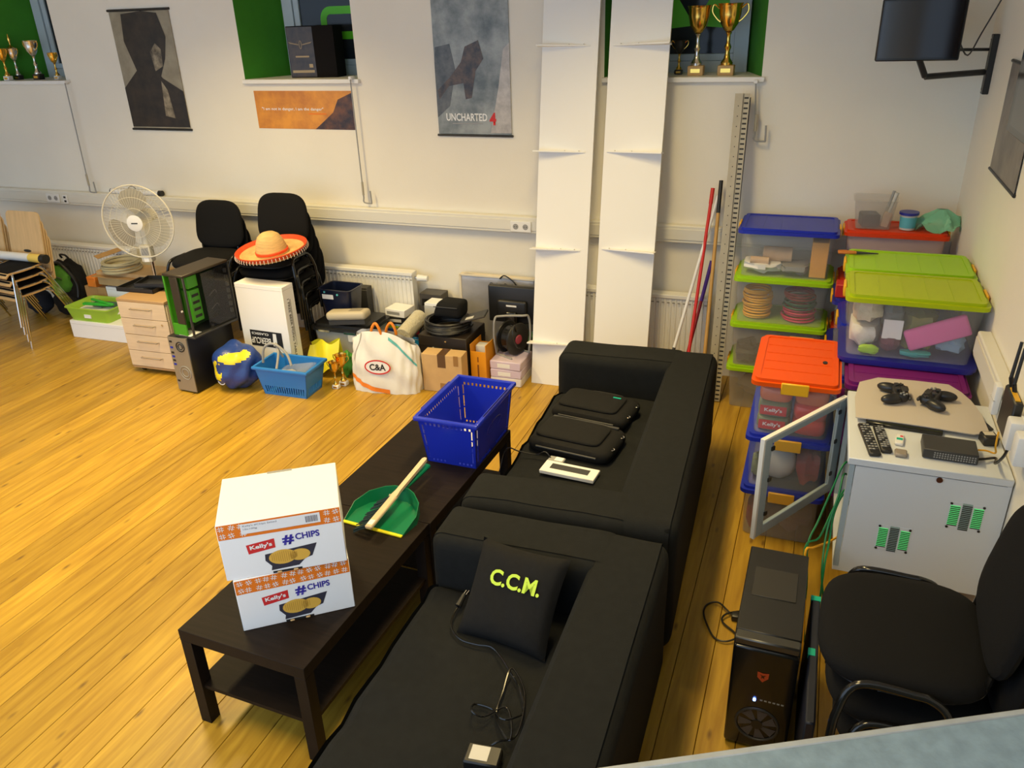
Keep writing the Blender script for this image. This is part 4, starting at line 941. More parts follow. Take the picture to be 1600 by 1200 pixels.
# ================================================================ wall cabinet with open glass door
CX0, CX1, CY0, CY1, CZ0, CZ1 = .236, XR-.001, 2.925, 3.535, .322, .852
t = thing('wall_cabinet', 'light grey network wall cabinet with an open glass door', 'cabinet', ((CX0+CX1)/2, (CY0+CY1)/2, CZ0))
o_ = Vector(((CX0+CX1)/2, (CY0+CY1)/2, CZ0)); hx, hy, hz = (CX1-CX0)/2, (CY1-CY0)/2, CZ1-CZ0
obj('top_panel', MB().box(-hx-.008, hx-.004, -hy-.006, hy+.006, hz-.030, hz, .003), CAB, t)
obj('bottom_panel', MB().box(-hx, hx-.004, -hy, hy, 0, .02), CAB, t)
obj('back_panel', MB().box(hx-.02, hx-.004, -hy, hy, .02, hz-.03), CAB, t)
side = obj('side_panel', MB().box(-hx+.022, hx-.02, -hy, -hy+.012, .02, hz-.034), CAB, t); obj('side_panel', MB().box(-hx+.022, hx-.02, hy-.012, hy, .02, hz-.034), CAB, t)
for y in (-hy+.012, hy-.035): obj('front_post', MB().box(-hx, -hx+.02, y-.012, y+.023, .02, hz-.03), CABI, t)
obj('patch_panel', MB().box(-hx+.06, -hx+.09, -hy+.04, hy-.04, .30, .42), BLK, t); obj('patch_panel', MB().box(-hx+.06, -hx+.09, -hy+.04, hy-.04, .14, .26), DGREY, t)
lk = Wl(1468, 750, CY0)-o_
obj('lock', MB().cyl((lk.x, -hy-.004, lk.z), (lk.x, -hy, lk.z), .011, n=16), M('lock_metal', (.25, .12, .10), .3, metal=1), t)
GLOW = M('green_fan_glow', (.12, .75, .22), .4, emit=.45)
for px, py, sc in ((1395, 842, 1.), (1508, 808, 1.)):
    c = Wl(px, py, CY0)-o_
    v = obj('fan_vent', MB().box(c.x-.058, c.x+.058, -hy-.0012, -hy, c.z-.058, c.z+.058), CAB, t)
    for ox, w_, h_, oz in ((-.039, .033, .088, 0), (0, .033, .116, 0), (.039, .033, .088, 0)):
        obj('glow', MB().box(c.x+ox-w_/2, c.x+ox+w_/2, -hy-.0022, -hy-.001, c.z-h_/2, c.z+h_/2), GLOW if ox else M('fan_hub', (.30, .42, .40), .4), v)
        sl = MB(); n = int(h_/.008)
        for i in range(n): sl.box(c.x+ox-w_/2, c.x+ox+w_/2, -hy-.0032, -hy-.002, c.z-h_/2+i*.008, c.z-h_/2+i*.008+.0038)
        obj('slot_grille', sl, PRINT_K, v)['kind'] = 'stuff'
    for a in (-1, 1):
        for b in (-1, 1): obj('screw', MB().cyl((c.x+a*.054, -hy-.004, c.z+b*.052), (c.x+a*.054, -hy, c.z+b*.052), .005, n=8), BLK, v)
# door
hg = Vector((CX0-.004, CY1-.004, 0)); fe = F(1186, 690, CZ1-.016); dv = Vector((fe.x-hg.x, fe.y-hg.y, 0)); DL = .60; da = math.atan2(dv.y, dv.x)
dm = Matrix.Translation((hg.x-o_.x, hg.y-o_.y, .016)) @ Matrix.Rotation(da, 4, 'Z')
dh = hz-.05; mb = MB()
d = obj('door', mb.box(.0, .055, -.018, .0, 0, dh, .003, mt=dm).box(DL-.05, DL, -.018, .0, 0, dh, .003, mt=dm).box(.055, DL-.05, -.018, 0, 0, .05, .003, mt=dm).box(.055, DL-.05, -.018, 0, dh-.03, dh, .003, mt=dm), CABI, t)
obj('door_edge', MB().box(-.001, DL+.001, -.019, .001, dh, dh+.010, .001, mt=dm).box(DL, DL+.012, -.019, .001, 0, dh+.01, .001, mt=dm), WHITE, d)
obj('glass', MB().box(.055, DL-.05, -.010, -.006, .05, dh-.03, mt=dm), DGLASS, d)
for z in (.10, .27, .42): obj('glass_clip', MB().box(DL-.062, DL-.042, -.0, .006, z, z+.018, mt=dm), BLK, d); obj('glass_clip', MB().box(.045, .062, 0, .006, z, z+.018, mt=dm), BLK, d)
# ---- things on the cabinet
ZC = CZ1+.0005
out = [(1343, 597), (1372, 590), (1430, 595), (1482, 601), (1502, 613), (1518, 627), (1534, 648), (1546, 676), (1522, 679), (1448, 667), (1400, 660), (1353, 654), (1337, 652), (1336, 620)]
pts = [F(a, b, ZC+.02) for a, b in out]; c0 = sum(pts, Vector())/len(pts)
mb = MB().prism([(p.x-c0.x, p.y-c0.y) for p in pts], .017, .021)
solo('foam_sheet', mb, M('packing_foam', (.60, .54, .47), .6, alpha=.9), 'thin beige packing foam sheet spread on the wall cabinet', 'foam sheet', (c0.x, c0.y, ZC))
a_, b_ = F(1353, 660, ZC+.01), F(1447, 674, ZC+.01); dd = b_-a_; 
solo('flat_player', MB().box(0, dd.length+.06, -.005, .17, 0, .016, .003), BLKG, 'flat black device under the foam sheet on the cabinet', 'device', (a_.x, a_.y, ZC), math.atan2(dd.y, dd.x))
def gamepad(px, py, rz, label):
    p = F(px, py, ZC+.04); t = thing('gamepad', label, 'gamepad', (p.x, p.y, ZC+.0205), rz, 'black gamepads on the foam sheet')
    GP = M('gamepad_black', (.014, .015, .017), .35)
    obj('body', MB().pad(.125, .062, .034, 4, 28, mt=R3(loc=(0, .01, .012))), GP, t)
    for s in (-1, 1):
        mb = MB(); sphere(mb, (0, 0, 0), (.024, .048, .022), 0, 0, 16); mb.v = [tuple(R3(0, 0, s*.32, (s*.058, -.028, .022)) @ Vector(v)) for v in mb.v]; obj('grip', mb, GP, t)
        k = obj('thumb_stick', MB().cyl((s*.022, -.006, .044), (s*.022, -.006, .056), .007, n=12), BLK, t); obj('stick_cap', MB().cyl((s*.022, -.006, .056), (s*.022, -.006, .060), .011, n=14), DGREY, k)
        obj('shoulder_button', MB().box(s*.045-.017, s*.045+.017, .036, .048, .020, .036, .004), DGREY, t)
    obj('touch_pad', MB().box(-.024, .024, .012, .036, .046, .0495, .002), DGREY, t)
    for a in range(4): obj('button', MB().cyl((.048+.011*math.cos(a*PI/2), .016+.011*math.sin(a*PI/2), .044), (.048+.011*math.cos(a*PI/2), .016+.011*math.sin(a*PI/2), .0495), .0045, n=10), GREY, t)
    obj('direction_pad', MB().box(-.058, -.038, .0125, .0195, .044, .0492).box(-.0515, -.0445, .006, .026, .044, .049), DGREY, t)
gamepad(1402, 616, -1.5, 'black gamepad lying with its grips towards the orange lid')
gamepad(1458, 624, 1.15, 'black gamepad lying with its grips towards the router')
def remote(px0, py0, px1, py1, w, label):
    a, b = F(px0, py0, ZC+.015), F(px1, py1, ZC+.015); d = b-a
    t = thing('remote_control', label, 'remote', (a.x, a.y, ZC), math.atan2(d.y, d.x), 'remote controls on the wall cabinet')
    L_ = d.length; obj('case', MB().box(0, L_, -w/2, w/2, 0, .017, .005), BLK, t)
    for i in range(11):
        for j in range(3): obj('key', MB().box(.012+i*(L_-.03)/11, .012+i*(L_-.03)/11+.008, (j-1)*w*.29-.005, (j-1)*w*.29+.005, .016, .0195, .001), GREY if (i+j) % 4 else DGREY, t)
remote(1349, 661, 1368, 709, .044, 'long black remote control at the cabinet edge')
remote(1372, 664, 1386, 704, .040, 'shorter black remote control beside the white stick')
P = F(1405, 690, ZC); t = thing('usb_stick', 'white stick with a green mark beside the remotes', 'device', (P.x, P.y, ZC), 1.45); obj('case', MB().box(-.04, .04, -.016, .016, 0, .014, .004), WPL, t); obj('green_mark', MB().box(-.012, .006, -.011, .011, .014, .0145), TEAL, t); obj('red_mark', MB().box(.016, .028, -.011, .0, .014, .0145), PRINT_R, t)
solo('small_receiver', MB().box(-.022, .022, -.024, .024, 0, .016, .005), M('taupe', (.28, .24, .20), .4), 'small taupe square receiver beside the white stick', 'device', tuple(F(1407, 711, ZC)), -.05)
q = [F(1448, 700, ZC), F(1522, 730, ZC+.0), F(1443, 672, ZC+.04)]
P = F(1483, 722, ZC); t = thing('network_switch', 'black metal box with a perforated front on the cabinet', 'device', (P.x, P.y, ZC), -.03)
obj('case', MB().box(-.093, .093, 0, .125, .003, .042, .003), DGREY, t)
hb = MB()
for i in range(16):
    for j in range(3): hb.box(-.055+i*.009, -.050+i*.009, -.0008, .0, .010+j*.009, .015+j*.009)
obj('vent_holes', hb, GREY, t)['kind'] = 'stuff'
for x in (-.08, .08): obj('foot', MB().box(x-.01, x+.01, .01, .03, -.0005, .003), BLK, t)
def lead(name, pts, r, mat, label, cat='cable', z=None, n=6, sm=5):
    P = [Vector(p) for p in pts]; c = P[0].copy()
    return solo(name, MB().tube([p-c for p in P], r, smooth=sm, n=n), mat, label, cat, c)
lead('network_cable', [F(1522, 703, ZC+.02), F(1540, 704, ZC+.02), F(1555, 708, ZC+.02), (.722, 3.02, .93), (.722, 3.03, .985)], .0035, YCABLE, 'short yellow cable from the black box to the wall')
lead('power_lead', [F(1524, 718, ZC+.015), F(1540, 717, ZC+.015), F(1556, 716, ZC+.012), (.715, 2.94, .90), (.708, 2.83, .99), (.706, 2.79, 1.06)], .005, BLK, 'black lead from the black box to the wall plugs')
solo('phone', MB().box(-.035, .035, -.07, .07, 0, .010, .004), BLKG, 'black phone at the wall side of the cabinet', 'phone', (.715, F(1549, 664, ZC).y, ZC), .35)
t = thing('plug_adapter', 'black plug adapter with a white label on the cabinet', 'adapter', (.735, F(1557, 694, ZC).y, ZC), .2); obj('case', MB().box(-.028, .028, -.03, .03, 0, .038, .005), BLK, t); obj('sticker', MB().box(-.02, .018, -.006, .022, .038, .0386), M('label_cream', (.66, .60, .48), .6), t)
# wall sockets, plugs and router on the right duct
xf = XR-.06
for px, py, lb in ((1580, 676, 'white plug-in power supply next to the router'), (1592, 700, 'white plug-in power supply beside the chair back')):
    p = Xw(px, py, xf-.03); t = thing('plug_in_supply', lb, 'power supply', (xf+.0, p.y, p.z), group='white power supplies on the right wall'); obj('case', MB().rbox(-.045, .0, -.032, .032, -.055, .05, .008, 2), WPL, t); obj('foot_plate', MB().box(-.004, .004, -.036, .036, -.05, .05), WPL, t)
p = Xw(1553, 622, xf-.02); t = thing('wall_adapter', 'narrow white adapter on the right wall duct beside the purple lid', 'adapter', (xf, p.y, p.z)); obj('case', MB().rbox(-.026, 0, -.028, .028, -.06, .06, .008, 2), WPL, t); obj('seam', MB().box(-.027, -.020, -.0285, .0285, -.002, .002), LGREY, t)
p = Xw(1569, 650, xf-.01); y1 = p.y; z0 = p.z-.03
t = thing('wireless_router', 'black router with two upright antennas on the right wall', 'router', (xf-.0, y1, z0))
hh = Xw(1571, 575, xf-.01).z-z0
obj('case', MB().box(-.03, .0, -.17, .0, 0, hh, .006), BLK, t)
for y in (-.015, -.075): obj('antenna', MB().cyl((-.012, y, hh-.01), (-.022, y, hh+.03), .008, n=10).cyl((-.022, y, hh+.03), (-.014, y+.012, hh+.16), .0065, .0055, n=10), BLK, t)
obj('port_strip', MB().box(-.024, -.008, -.15, -.04, hh, hh+.003), YCLIP, t)
# green and yellow cables out of the cabinet
def g(px, py, y): return Wl(px, py, y)
for i, (pp, lb) in enumerate((([(.30, 3.2, .62), g(1322, 722, 3.1), g(1300, 765, 3.02), g(1278, 815, 2.93), g(1262, 852, 2.85), (.145, 2.80, .30), (.15, 2.80, .006)], 'green network cable running from the cabinet to the black tower'),
        ([(.30, 3.15, .5), g(1322, 764, 3.09), g(1302, 795, 3.02), g(1280, 840, 2.9), g(1258, 856, 2.82), (.14, 2.79, .24), (.17, 2.82, .006)], 'second green network cable looping behind the black tower'),
        ([(.30, 3.1, .45), g(1321, 772, 3.06), g(1304, 800, 3.0), g(1295, 850, 2.9), g(1288, 885, 2.8), (.20, 2.74, .2), (.21, 2.76, .006)], 'green network cable hanging down beside the chair stack'),
        ([(.30, 3.22, .55), g(1320, 740, 3.08), g(1310, 775, 3.0), g(1292, 830, 2.93), g(1284, 895, 2.82), (.22, 2.8, .2), (.19, 2.9, .006)], 'thin green network cable hanging beside the yellow one'))):
    lead('network_cable', pp, .0042, GCABLE, lb)
lead('network_cable', [(.30, 3.06, .40), g(1312, 838, 3.03), g(1293, 848, 2.95), g(1270, 856, 2.84), g(1258, 866, 2.80), (.15, 2.79, .2), (.16, 2.70, .006)], .0048, YCABLE, 'yellow network cable from the cabinet to the black tower')
# ================================================================ black tower PC
PX0, PX1, PY0, PY1, PH = -.087, .128, 2.205, 2.735, .50
t = thing('computer_tower', 'tall black computer tower with a red shield emblem and blue light', 'computer', ((PX0+PX1)/2, PY0, 0), -.01)
w = (PX1-PX0)/2; dl = PY1-PY0
obj('case', MB().box(-w, w, .04, dl, .012, PH, .004), BLK, t)
obj('front_panel', MB().rbox(-w, w, -.005, .045, .012, PH-.035, .012, 3), BLKG, t)
obj('trim_strip', MB().box(-w, w, .0, .05, PH-.035, PH-.004, .006), M('gunmetal', (.10, .10, .095), .35, metal=.8), t)
obj('top_mesh', MB().box(-w*.72, w*.72, .23, .40, PH-.001, PH+.003, .002), M('mesh_black', (.02, .019, .018), .5), t)
for x in (-w+.03, w-.03):
    for y in (.05, dl-.05): obj('foot', MB().cyl((x, y, 0), (x, y, .013), .016, n=12), BLK, t)
fm = basis((0, -.0065, .352), (1, 0, 0), (0, 0, 1))
decal('shield_emblem', [[(-.019, .020), (0, .016), (.019, .020), (.018, -.004), (0, -.024), (-.018, -.004)]], M('emblem_red', (.55, .07, .02), .4), t, fm)
decal('shield_mark', [[(-.010, .010), (0, .006), (.010, .010), (.004, .002), (.006, -.008), (0, -.003), (-.006, -.008), (-.004, .002)]], M('emblem_dark', (.06, .01, .005), .4), t, basis((0, -.0072, .352), (1, 0, 0), (0, 0, 1)))
obj('power_light', MB().cyl((-.018, -.012, .245), (-.018, -.004, .245), .005, n=12), M('blue_led', (.12, .25, 1.), .3, emit=14.), t)
for i in range(6): obj('port', MB().box(.0+i*.014, .009+i*.014, -.0065, -.004, .243, .248), GREY, t)
fan = obj('front_fan', MB().tube([(.072*math.cos(a), -.006, .13+.072*math.sin(a)) for a in [k*PI/14 for k in range(28)]], .005, closed=True), DGREY, t)
for k in range(7):
    a = k*2*PI/7; P = [(math.cos(a+b)*r, math.sin(a+b)*r) for r, b in ((.018, 0), (.066, .15), (.066, .75), (.018, .6))]
    obj('fan_blade', MB().add([(x, -.0062+.001*(i % 2), .13+y) for i, (x, y) in enumerate(P)], [(0, 1, 2, 3)]), M('fan_grey', (.07, .07, .085), .4), fan)
obj('fan_hub', MB().cyl((0, -.009, .13), (0, -.004, .13), .02, n=16), BLK, fan)
pth = [F(x, y, .006) for x, y in ((1168, 958), (1150, 968), (1140, 978), (1128, 972), (1136, 960), (1156, 955))]
lp = [F(x, y, .006) for x, y in ((1150, 966), (1136, 956), (1122, 944), (1106, 944), (1099, 958), (1104, 978), (1116, 997), (1134, 1004), (1153, 998), (1146, 988), (1128, 972), (1135, 962), (1160, 956))]
c = lp[0]; t = thing('power_cable', 'thin black power cable looping on the floor beside the tower', 'cable', (c.x, c.y, 0))
obj('cord', MB().tube([(p.x-c.x, p.y-c.y, .005+.012*abs(math.sin(i))) for i, p in enumerate(lp)], .0042, smooth=6, n=6), BLK, t)
obj('plug', MB().rbox(-.02, .035, -.02, .02, .0, .03, .007, 2), BLK, t)
# flat dark case with green tape between the tower and the chairs
t = thing('flat_case', 'flat dark blue-black case edge with green tape beside the chair stack', 'case', (.172, 1.98, 0))
obj('case', MB().box(-.016, .016, 0, .62, 0, .42, .006), M('navy_black', (.006, .009, .022), .5), t)
obj('tape', MB().box(-.0175, .0175, .595, .622, .405, .4215), TEAL, t); obj('tape', MB().box(-.0175, .006, .30, .335, .402, .4215), TEAL, t)
# ================================================================ black stacking chairs
def black_chair(label, group):
    t = thing('stacking_chair', label, 'chair', group=group)
    obj('seat', MB().pad(.47, .44, .068, 3.4, 40, mt=R3(.04, 0, 0, (0, 0, .405)), dome=.3), CHFAB, t)
    obj('seat_pan', MB().pad(.43, .40, .022, 3.4, 28, mt=R3(.04, 0, 0, (0, 0, .390)), dome=0), BLK, t)
    obj('backrest', MB().pad(.46, .38, .043, 3.6, 40, mt=R3(PI/2-.16, 0, 0, (0, .245, .655)), dome=.3, taper=.9), CHFAB, t)
    for s in (-1, 1):
        obj('leg_frame', MB().tube([(s*.292, -.158, 0), (s*.284, -.156, .28), (s*.276, -.150, .35), (s*.260, -.130, .42), (s*.249, -.085, .445), (s*.249, .02, .445), (s*.250, .060, .443), (s*.260, .100, .42), (s*.276, .125, .35), (s*.284, .130, .28), (s*.292, .136, 0)], .0115, n=10, smooth=4), BLKG, t)
        obj('back_support', MB().tube([(s*.15, .06, .402), (s*.16, .145, .402), (s*.165, .182, .425), (s*.165, .194, .492)], .0085, n=8, smooth=4), BLKG, t)
    obj('cross_bar', MB().tube([(-.250, -.06, .440), (-.215, -.06, .400), (.215, -.06, .400), (.250, -.06, .440)], .008).tube([(-.250, .05, .440), (-.215, .05, .400), (.215, .05, .400), (.250, .05, .440)], .008), BLKG, t)
    return t
def chair_stack(x, y, rz, n, label, group, lean_=.012, PITCH_C=.105):
    base = black_chair(label % 'lowest', group); fr = Vector((math.sin(rz), -math.cos(rz), 0))
    base.location = (x, y, 0); base.rotation_euler = (0, 0, rz)
    names = ['lowest', 'second from the floor', 'third from the floor', 'fourth from the floor', 'fifth from the floor']
    for i in range(1, n):
        nm = 'topmost' if i == n-1 else names[i]
        p = Vector((x, y, 0))+fr*(lean_*i); dup(base, (p.x, p.y, PITCH_C*i), (0, 0, rz), label % nm, group)
chair_stack(.478, 2.0, -PI/2-.04, 4, '%s black padded chair of the stack beside the wall cabinet', 'stacked chairs beside the wall cabinet', .036, .128)
# ================================================================ grey cupboard nearest the camera
zc = 1.55; A = F(915, 1200, zc); B = F(1600, 1105, zc); ab = (B-A); ab.z = 0; ang = math.atan2(ab.y, ab.x); u = ab.normalized(); A2 = A-u*.10; L_ = ab.length+.10+.20
t = thing('tall_cupboard', 'grey-blue painted cupboard top with a pale rim standing before the chair stack', 'cupboard', (A2.x, A2.y, 0), ang)
SLB = M('blue_grey_laminate', (.20, .28, .34), .55, var=.14, vscale=40, bump=.1, bscale=120); SLE = M('pale_rim', (.36, .38, .38), .5, var=.1, vscale=30)
obj('carcass', MB().box(.004, L_-.004, -.40, -.004, 0, zc-.012), SLB, t)
obj('top', MB().box(0, L_, -.402, -.012, zc-.02, zc-.001), SLB, t)
obj('rim', MB().box(0, L_, -.013, 0, zc-.02, zc, .003), SLE, t)
# ================================================================ clutter along the back wall
def Xat(px, y, z):
    k = (px-800)/FPX; b = Vector((0, y, z-CAMZ)); n = CR-CF*k
    return -(b.dot(n))/n.x
def Zat(py, x, y):
    k = -(py-600)/FPX; b = Vector((x, y, -CAMZ)); n = CU-CF*k
    return -(b.dot(n))/n.z
def crate(name, label, cat, px0, px1, y, d, z0, z1, mat, rz=0, b=.003, group=None):
    zm = (z0+z1)/2; x0, x1 = Xat(px0, y, zm), Xat(px1, y, zm)
    t = thing(name, label, cat, ((x0+x1)/2, y+d/2, z0), rz, group); t['w'] = x1-x0; t['d'] = d; t['h'] = z1-z0
    obj('carton_body', MB().box(-(x1-x0)/2, (x1-x0)/2, -d/2, d/2, 0, z1-z0, b), mat, t)
    return t, (x1-x0)/2, d/2, z1-z0
def flaps(t, w, d, h, mat=CARD):
    obj('flap_seam', MB().box(-w, w, -.002, .002, h-.0005, h+.001), DGREY, t)
    obj('tape', MB().box(-.025, .025, -d-.0012, -d+.0, h-.07, h+.0008).box(-.025, .025, -d, d, h, h+.001), mat, t)
# ---------------------------------------------------------------- wooden chairs
def wood_chair(label, group):
    t = thing('wooden_chair', label, 'chair', group=group)
    def seat(u, v):
        x = (u-.5)*.40; y = -.20+.40*v; z = .45+.014*math.cos(u*2*PI)*-.4-(.03*((.12-v)/.12)**2 if v < .12 else 0)+.012*math.sin(v*PI)*-1
        return (x*(1-.06*v), y, z)
    mb = MB(); mb.grid(seat, 10, 12); mb.grid(lambda u, v: tuple(Vector(seat(u, v))-Vector((0, 0, .011))), 10, 12)
    n = 10
    obj('seat', mb, BIRCH, t); e = MB()
    for s in (0, 1): e.add([seat(s, j/12) for j in range(13)]+[tuple(Vector(seat(s, j/12))-Vector((0, 0, .011))) for j in range(13)], [(j, j+1, 14+j, 13+j) for j in range(12)])
    e.add([seat(i/10, 0) for i in range(11)]+[tuple(Vector(seat(i/10, 0))-Vector((0, 0, .011))) for i in range(11)], [(i, i+1, 12+i, 11+i) for i in range(10)])
    obj('seat_edge', e, EDGE, t, False)
    hw, r = .19, .045; P = []
    for cx, cz, a0 in ((hw-r, .375-r, 0), (-hw+r, .375-r, PI/2), (-hw+.02, .02, PI), (hw-.02, .02, 1.5*PI)):
        rr_ = r if cz > .1 else .02
        for q in range(6): P.append((cx+rr_*math.cos(a0+PI/2*q/5), cz+rr_*math.sin(a0+PI/2*q/5)))
    mt = R3(PI/2-.14, 0, 0, (0, .205, .475))
    obj('backrest', MB().prism(P, -.0055, .0055, mt=mt), BIRCH, t, angle=.4)
    obj('grip_slot', MB().prism(ell(0, .045, .045, .012, 16), -.0062, .0062, mt=mt), PRINT_K, t)
    obj('seat_pad', MB().grid(lambda u, v: tuple(Vector(seat(.04+.92*u, .03+.94*v))+Vector((0, 0, .0015))), 10, 12), CHFAB, t)
    for s in (-1, 1):
        obj('leg_frame', MB().tube([(s*.222, -.212, 0), (s*.216, -.160, .365), (s*.208, -.150, .405), (s*.190, -.130, .428), (s*.182, -.09, .430), (s*.180, .05, .428), (s*.188, .105, .424), (s*.205, .135, .398), (s*.214, .155, .36), (s*.222, .335, 0)], .0092, n=8, smooth=4), CHROME, t)
        obj('back_bar', MB().tube([(s*.12, .08, .43), (s*.125, .175, .434), (s*.125, .202, .46), (s*.125, .2085, .50)], .006, n=6, smooth=3), CHROME, t)
    return t
L0 = F(51, 545)
NM = ['lowest', 'second', 'third', 'topmost']
def wstack(x, y, rz, label, group, n=4):
    b = wood_chair(label % NM[0], group); b.location = (x, y, 0); b.rotation_euler = (0, 0, rz)
    for i in range(1, n): dup(b, (x, y-.012*i, .068*i), (0, 0, rz), label % NM[i], group)
wstack(L0.x-.222, L0.y+.212, .0, '%s birch plywood chair of the stack under the poster tube', 'stacked birch chairs under the poster tube')
wstack(L0.x-.222-.49, L0.y+.24, .02, '%s birch plywood chair of the stack further from the green backpack', 'stacked birch chairs further from the backpack')
zt = .45+.068*3-.0015; p1 = F(72, 405, zt+.036); p0 = p1+Vector((-.87, 0, 0)); d = p1-p0
t = thing('poster_tube', 'white poster tube with yellow band and black end cap on the birch chairs', 'tube', (p0.x, p0.y, zt)); d.z = 0
obj('tube', MB().cyl((0, 0, .036), d*.80+Vector((0, 0, .036)), .036, n=20), WPL, t); obj('band', MB().cyl(d*.80+Vector((0, 0, .036)), d*.95+Vector((0, 0, .036)), .0363, n=20), M('yellow_card', (.80, .58, .12), .5), t)
obj('end_cap', MB().cyl(d*.945+Vector((0, 0, .036)), d+Vector((0, 0, .036)), .039, n=20), BLK, t)
# poster tube on the wall duct
a, b = Wl(174, 299, WY-.035), Wl(253, 301, WY-.035); zt = ZT+.022
t = thing('poster_tube', 'slim white poster tube with black ends lying on the wall duct', 'tube', (a.x, WY-.032, zt)); L_ = b.x-a.x
obj('tube', MB().cyl((0, 0, 0), (L_*.94, 0, 0), .022, n=16), WPL, t); obj('end_cap', MB().cyl((L_*.94, 0, 0), (L_, 0, 0), .025, n=16), BLK, t); obj('end_cap', MB().cyl((-.004, 0, 0), (.006, 0, 0), .022, n=16), DGREY, t)
obj('cord_loop', MB().tube([(L_*.35, 0, .02), (L_*.38, 0, .045), (L_*.44, 0, .05), (L_*.5, 0, .03)], .003, smooth=4, n=6), BLK, t)
# ---------------------------------------------------------------- backpack
x_ = Xat(108, 5.08, .3); t = thing('backpack', 'green and black backpack slumped behind the birch chairs', 'bag', (x_-.05, 5.14, 0))
BGR = M('backpack_green', (.06, .22, .02), .8, var=.2, vscale=20)
mb = MB(); sphere(mb, (0, 0, .27), (.20, .125, .27), 2, .10, 20); mb.v = [(x, y, max(z, 0)) for x, y, z in mb.v]; obj('body', mb, FABK, t)
mb = MB(); sphere(mb, (-.02, -.075, .37), (.15, .10, .14), 5, .08, 18); obj('front_pocket', mb, BGR, t)
mb = MB(); sphere(mb, (.0, -.075, .15), (.15, .085, .12), 8, .10, 18); mb.v = [(x, y, max(z, 0)) for x, y, z in mb.v]; obj('lower_pocket', mb, FABK, t)
obj('strap', MB().tube([(-.1, -.05, .50), (.05, -.10, .53), (.14, -.08, .42), (.17, -.07, .33), (.17, -.09, .22)], .014, smooth=5), BLK, t)
obj('zip', MB().tube([(-.16, -.12, .38), (-.10, -.19, .44), (.02, -.20, .45), (.10, -.15, .40)], .005, smooth=4), DGREY, t)
obj('carry_loop', MB().tube([(-.04, .02, .54), (-.03, .0, .575), (.03, .0, .575), (.04, .02, .54)], .009, smooth=4), BLK, t)
x_ = -6.73; t = thing('duffel_bag', 'dark navy duffel bag on the floor behind the chair legs', 'bag', (x_, 5.10, 0)); mb = MB(); sphere(mb, (0, 0, .12), (.15, .08, .13), 3, .08, 20); mb.v = [(x, y, max(z, 0)) for x, y, z in mb.v]
obj('body', mb, M('navy_fabric', (.008, .012, .022), .85), t); obj('handle', MB().tube([(-.08, -.02, .23), (-.06, -.04, .28), (.06, -.04, .28), (.08, -.02, .23)], .011, smooth=4), BLK, t)
coil('cable_coil', (-5.962, 4.80, .0), .042, DGREY, 'dark coil with a silver hub on the floor beside the white box', 6, .008, .09)
# ---------------------------------------------------------------- white box and lime tray
a, b = F(113, 527), F(199, 538); w_ = b.x-a.x
t = thing('white_carton', 'long low white carton on the floor under the lime tray', 'carton', (a.x+w_/2, a.y+.17, 0), .02); obj('carton_body', MB().box(-w_/2, w_/2, -.15, .17, 0, .155, .003), CARDW, t); obj('lid_line', MB().box(-w_/2-.001, w_/2+.001, -.151, -.149, .125, .127), LGREY, t)
cx = a.x+.22; cy = a.y+.17
t = thing('lime_tray', 'translucent lime green tray standing on the low white carton', 'tray', (cx, cy, .156), .03); obj('tray', MB().shell(.46, .31, .115, .004, .88, .012, .03), M('lime_translucent', (.40, .66, .06), .3, alpha=.85), t, angle=.9); obj('label_plate', MB().box(-.035, .035, -.153, -.146, .035, .065), PAPER, t)
for i, (dx, dy, dz, rz, mat, lb) in enumerate(((-.1, -.03, .07, .1, PAPER, 'white paper stack in the lime tray'), (.12, .0, .075, -.2, PAPER, 'white booklet at the end of the lime tray'))): solo('paper_stack', MB().box(-.10, .10, -.09, .09, 0, .03, .003), mat, lb, 'papers', (cx+dx, cy+dy, .156+dz-.03), rz)
GB = M('bright_green_plastic', (.03, .42, .03), .4)
solo('green_strip', MB().box(-.14, .14, -.018, .018, 0, .02, .004), GB, 'bright green plastic strip lying across the lime tray', 'strip', (cx, cy-.02, .262), .12); solo('green_strip', MB().box(-.16, .16, -.012, .012, 0, .018, .004), GB, 'second bright green strip crossing the first in the lime tray', 'strip', (cx+.04, cy-.0, .281), -.22)
solo('grey_remote', MB().box(-.13, .1, -.035, .035, 0, .03, .006), M('teal_grey', (.06, .13, .11), .5), 'dark teal flat case lying in the lime tray', 'case', (cx+.02, cy+.06, .232), .1)
solo('clear_cup', MB().lathe([(.03, 0), (.04, .07), (.037, .07), (.028, .004)], 16), CLEAR2, 'small clear cup in the corner of the lime tray', 'cup', (cx-.14, cy+.09, .19))
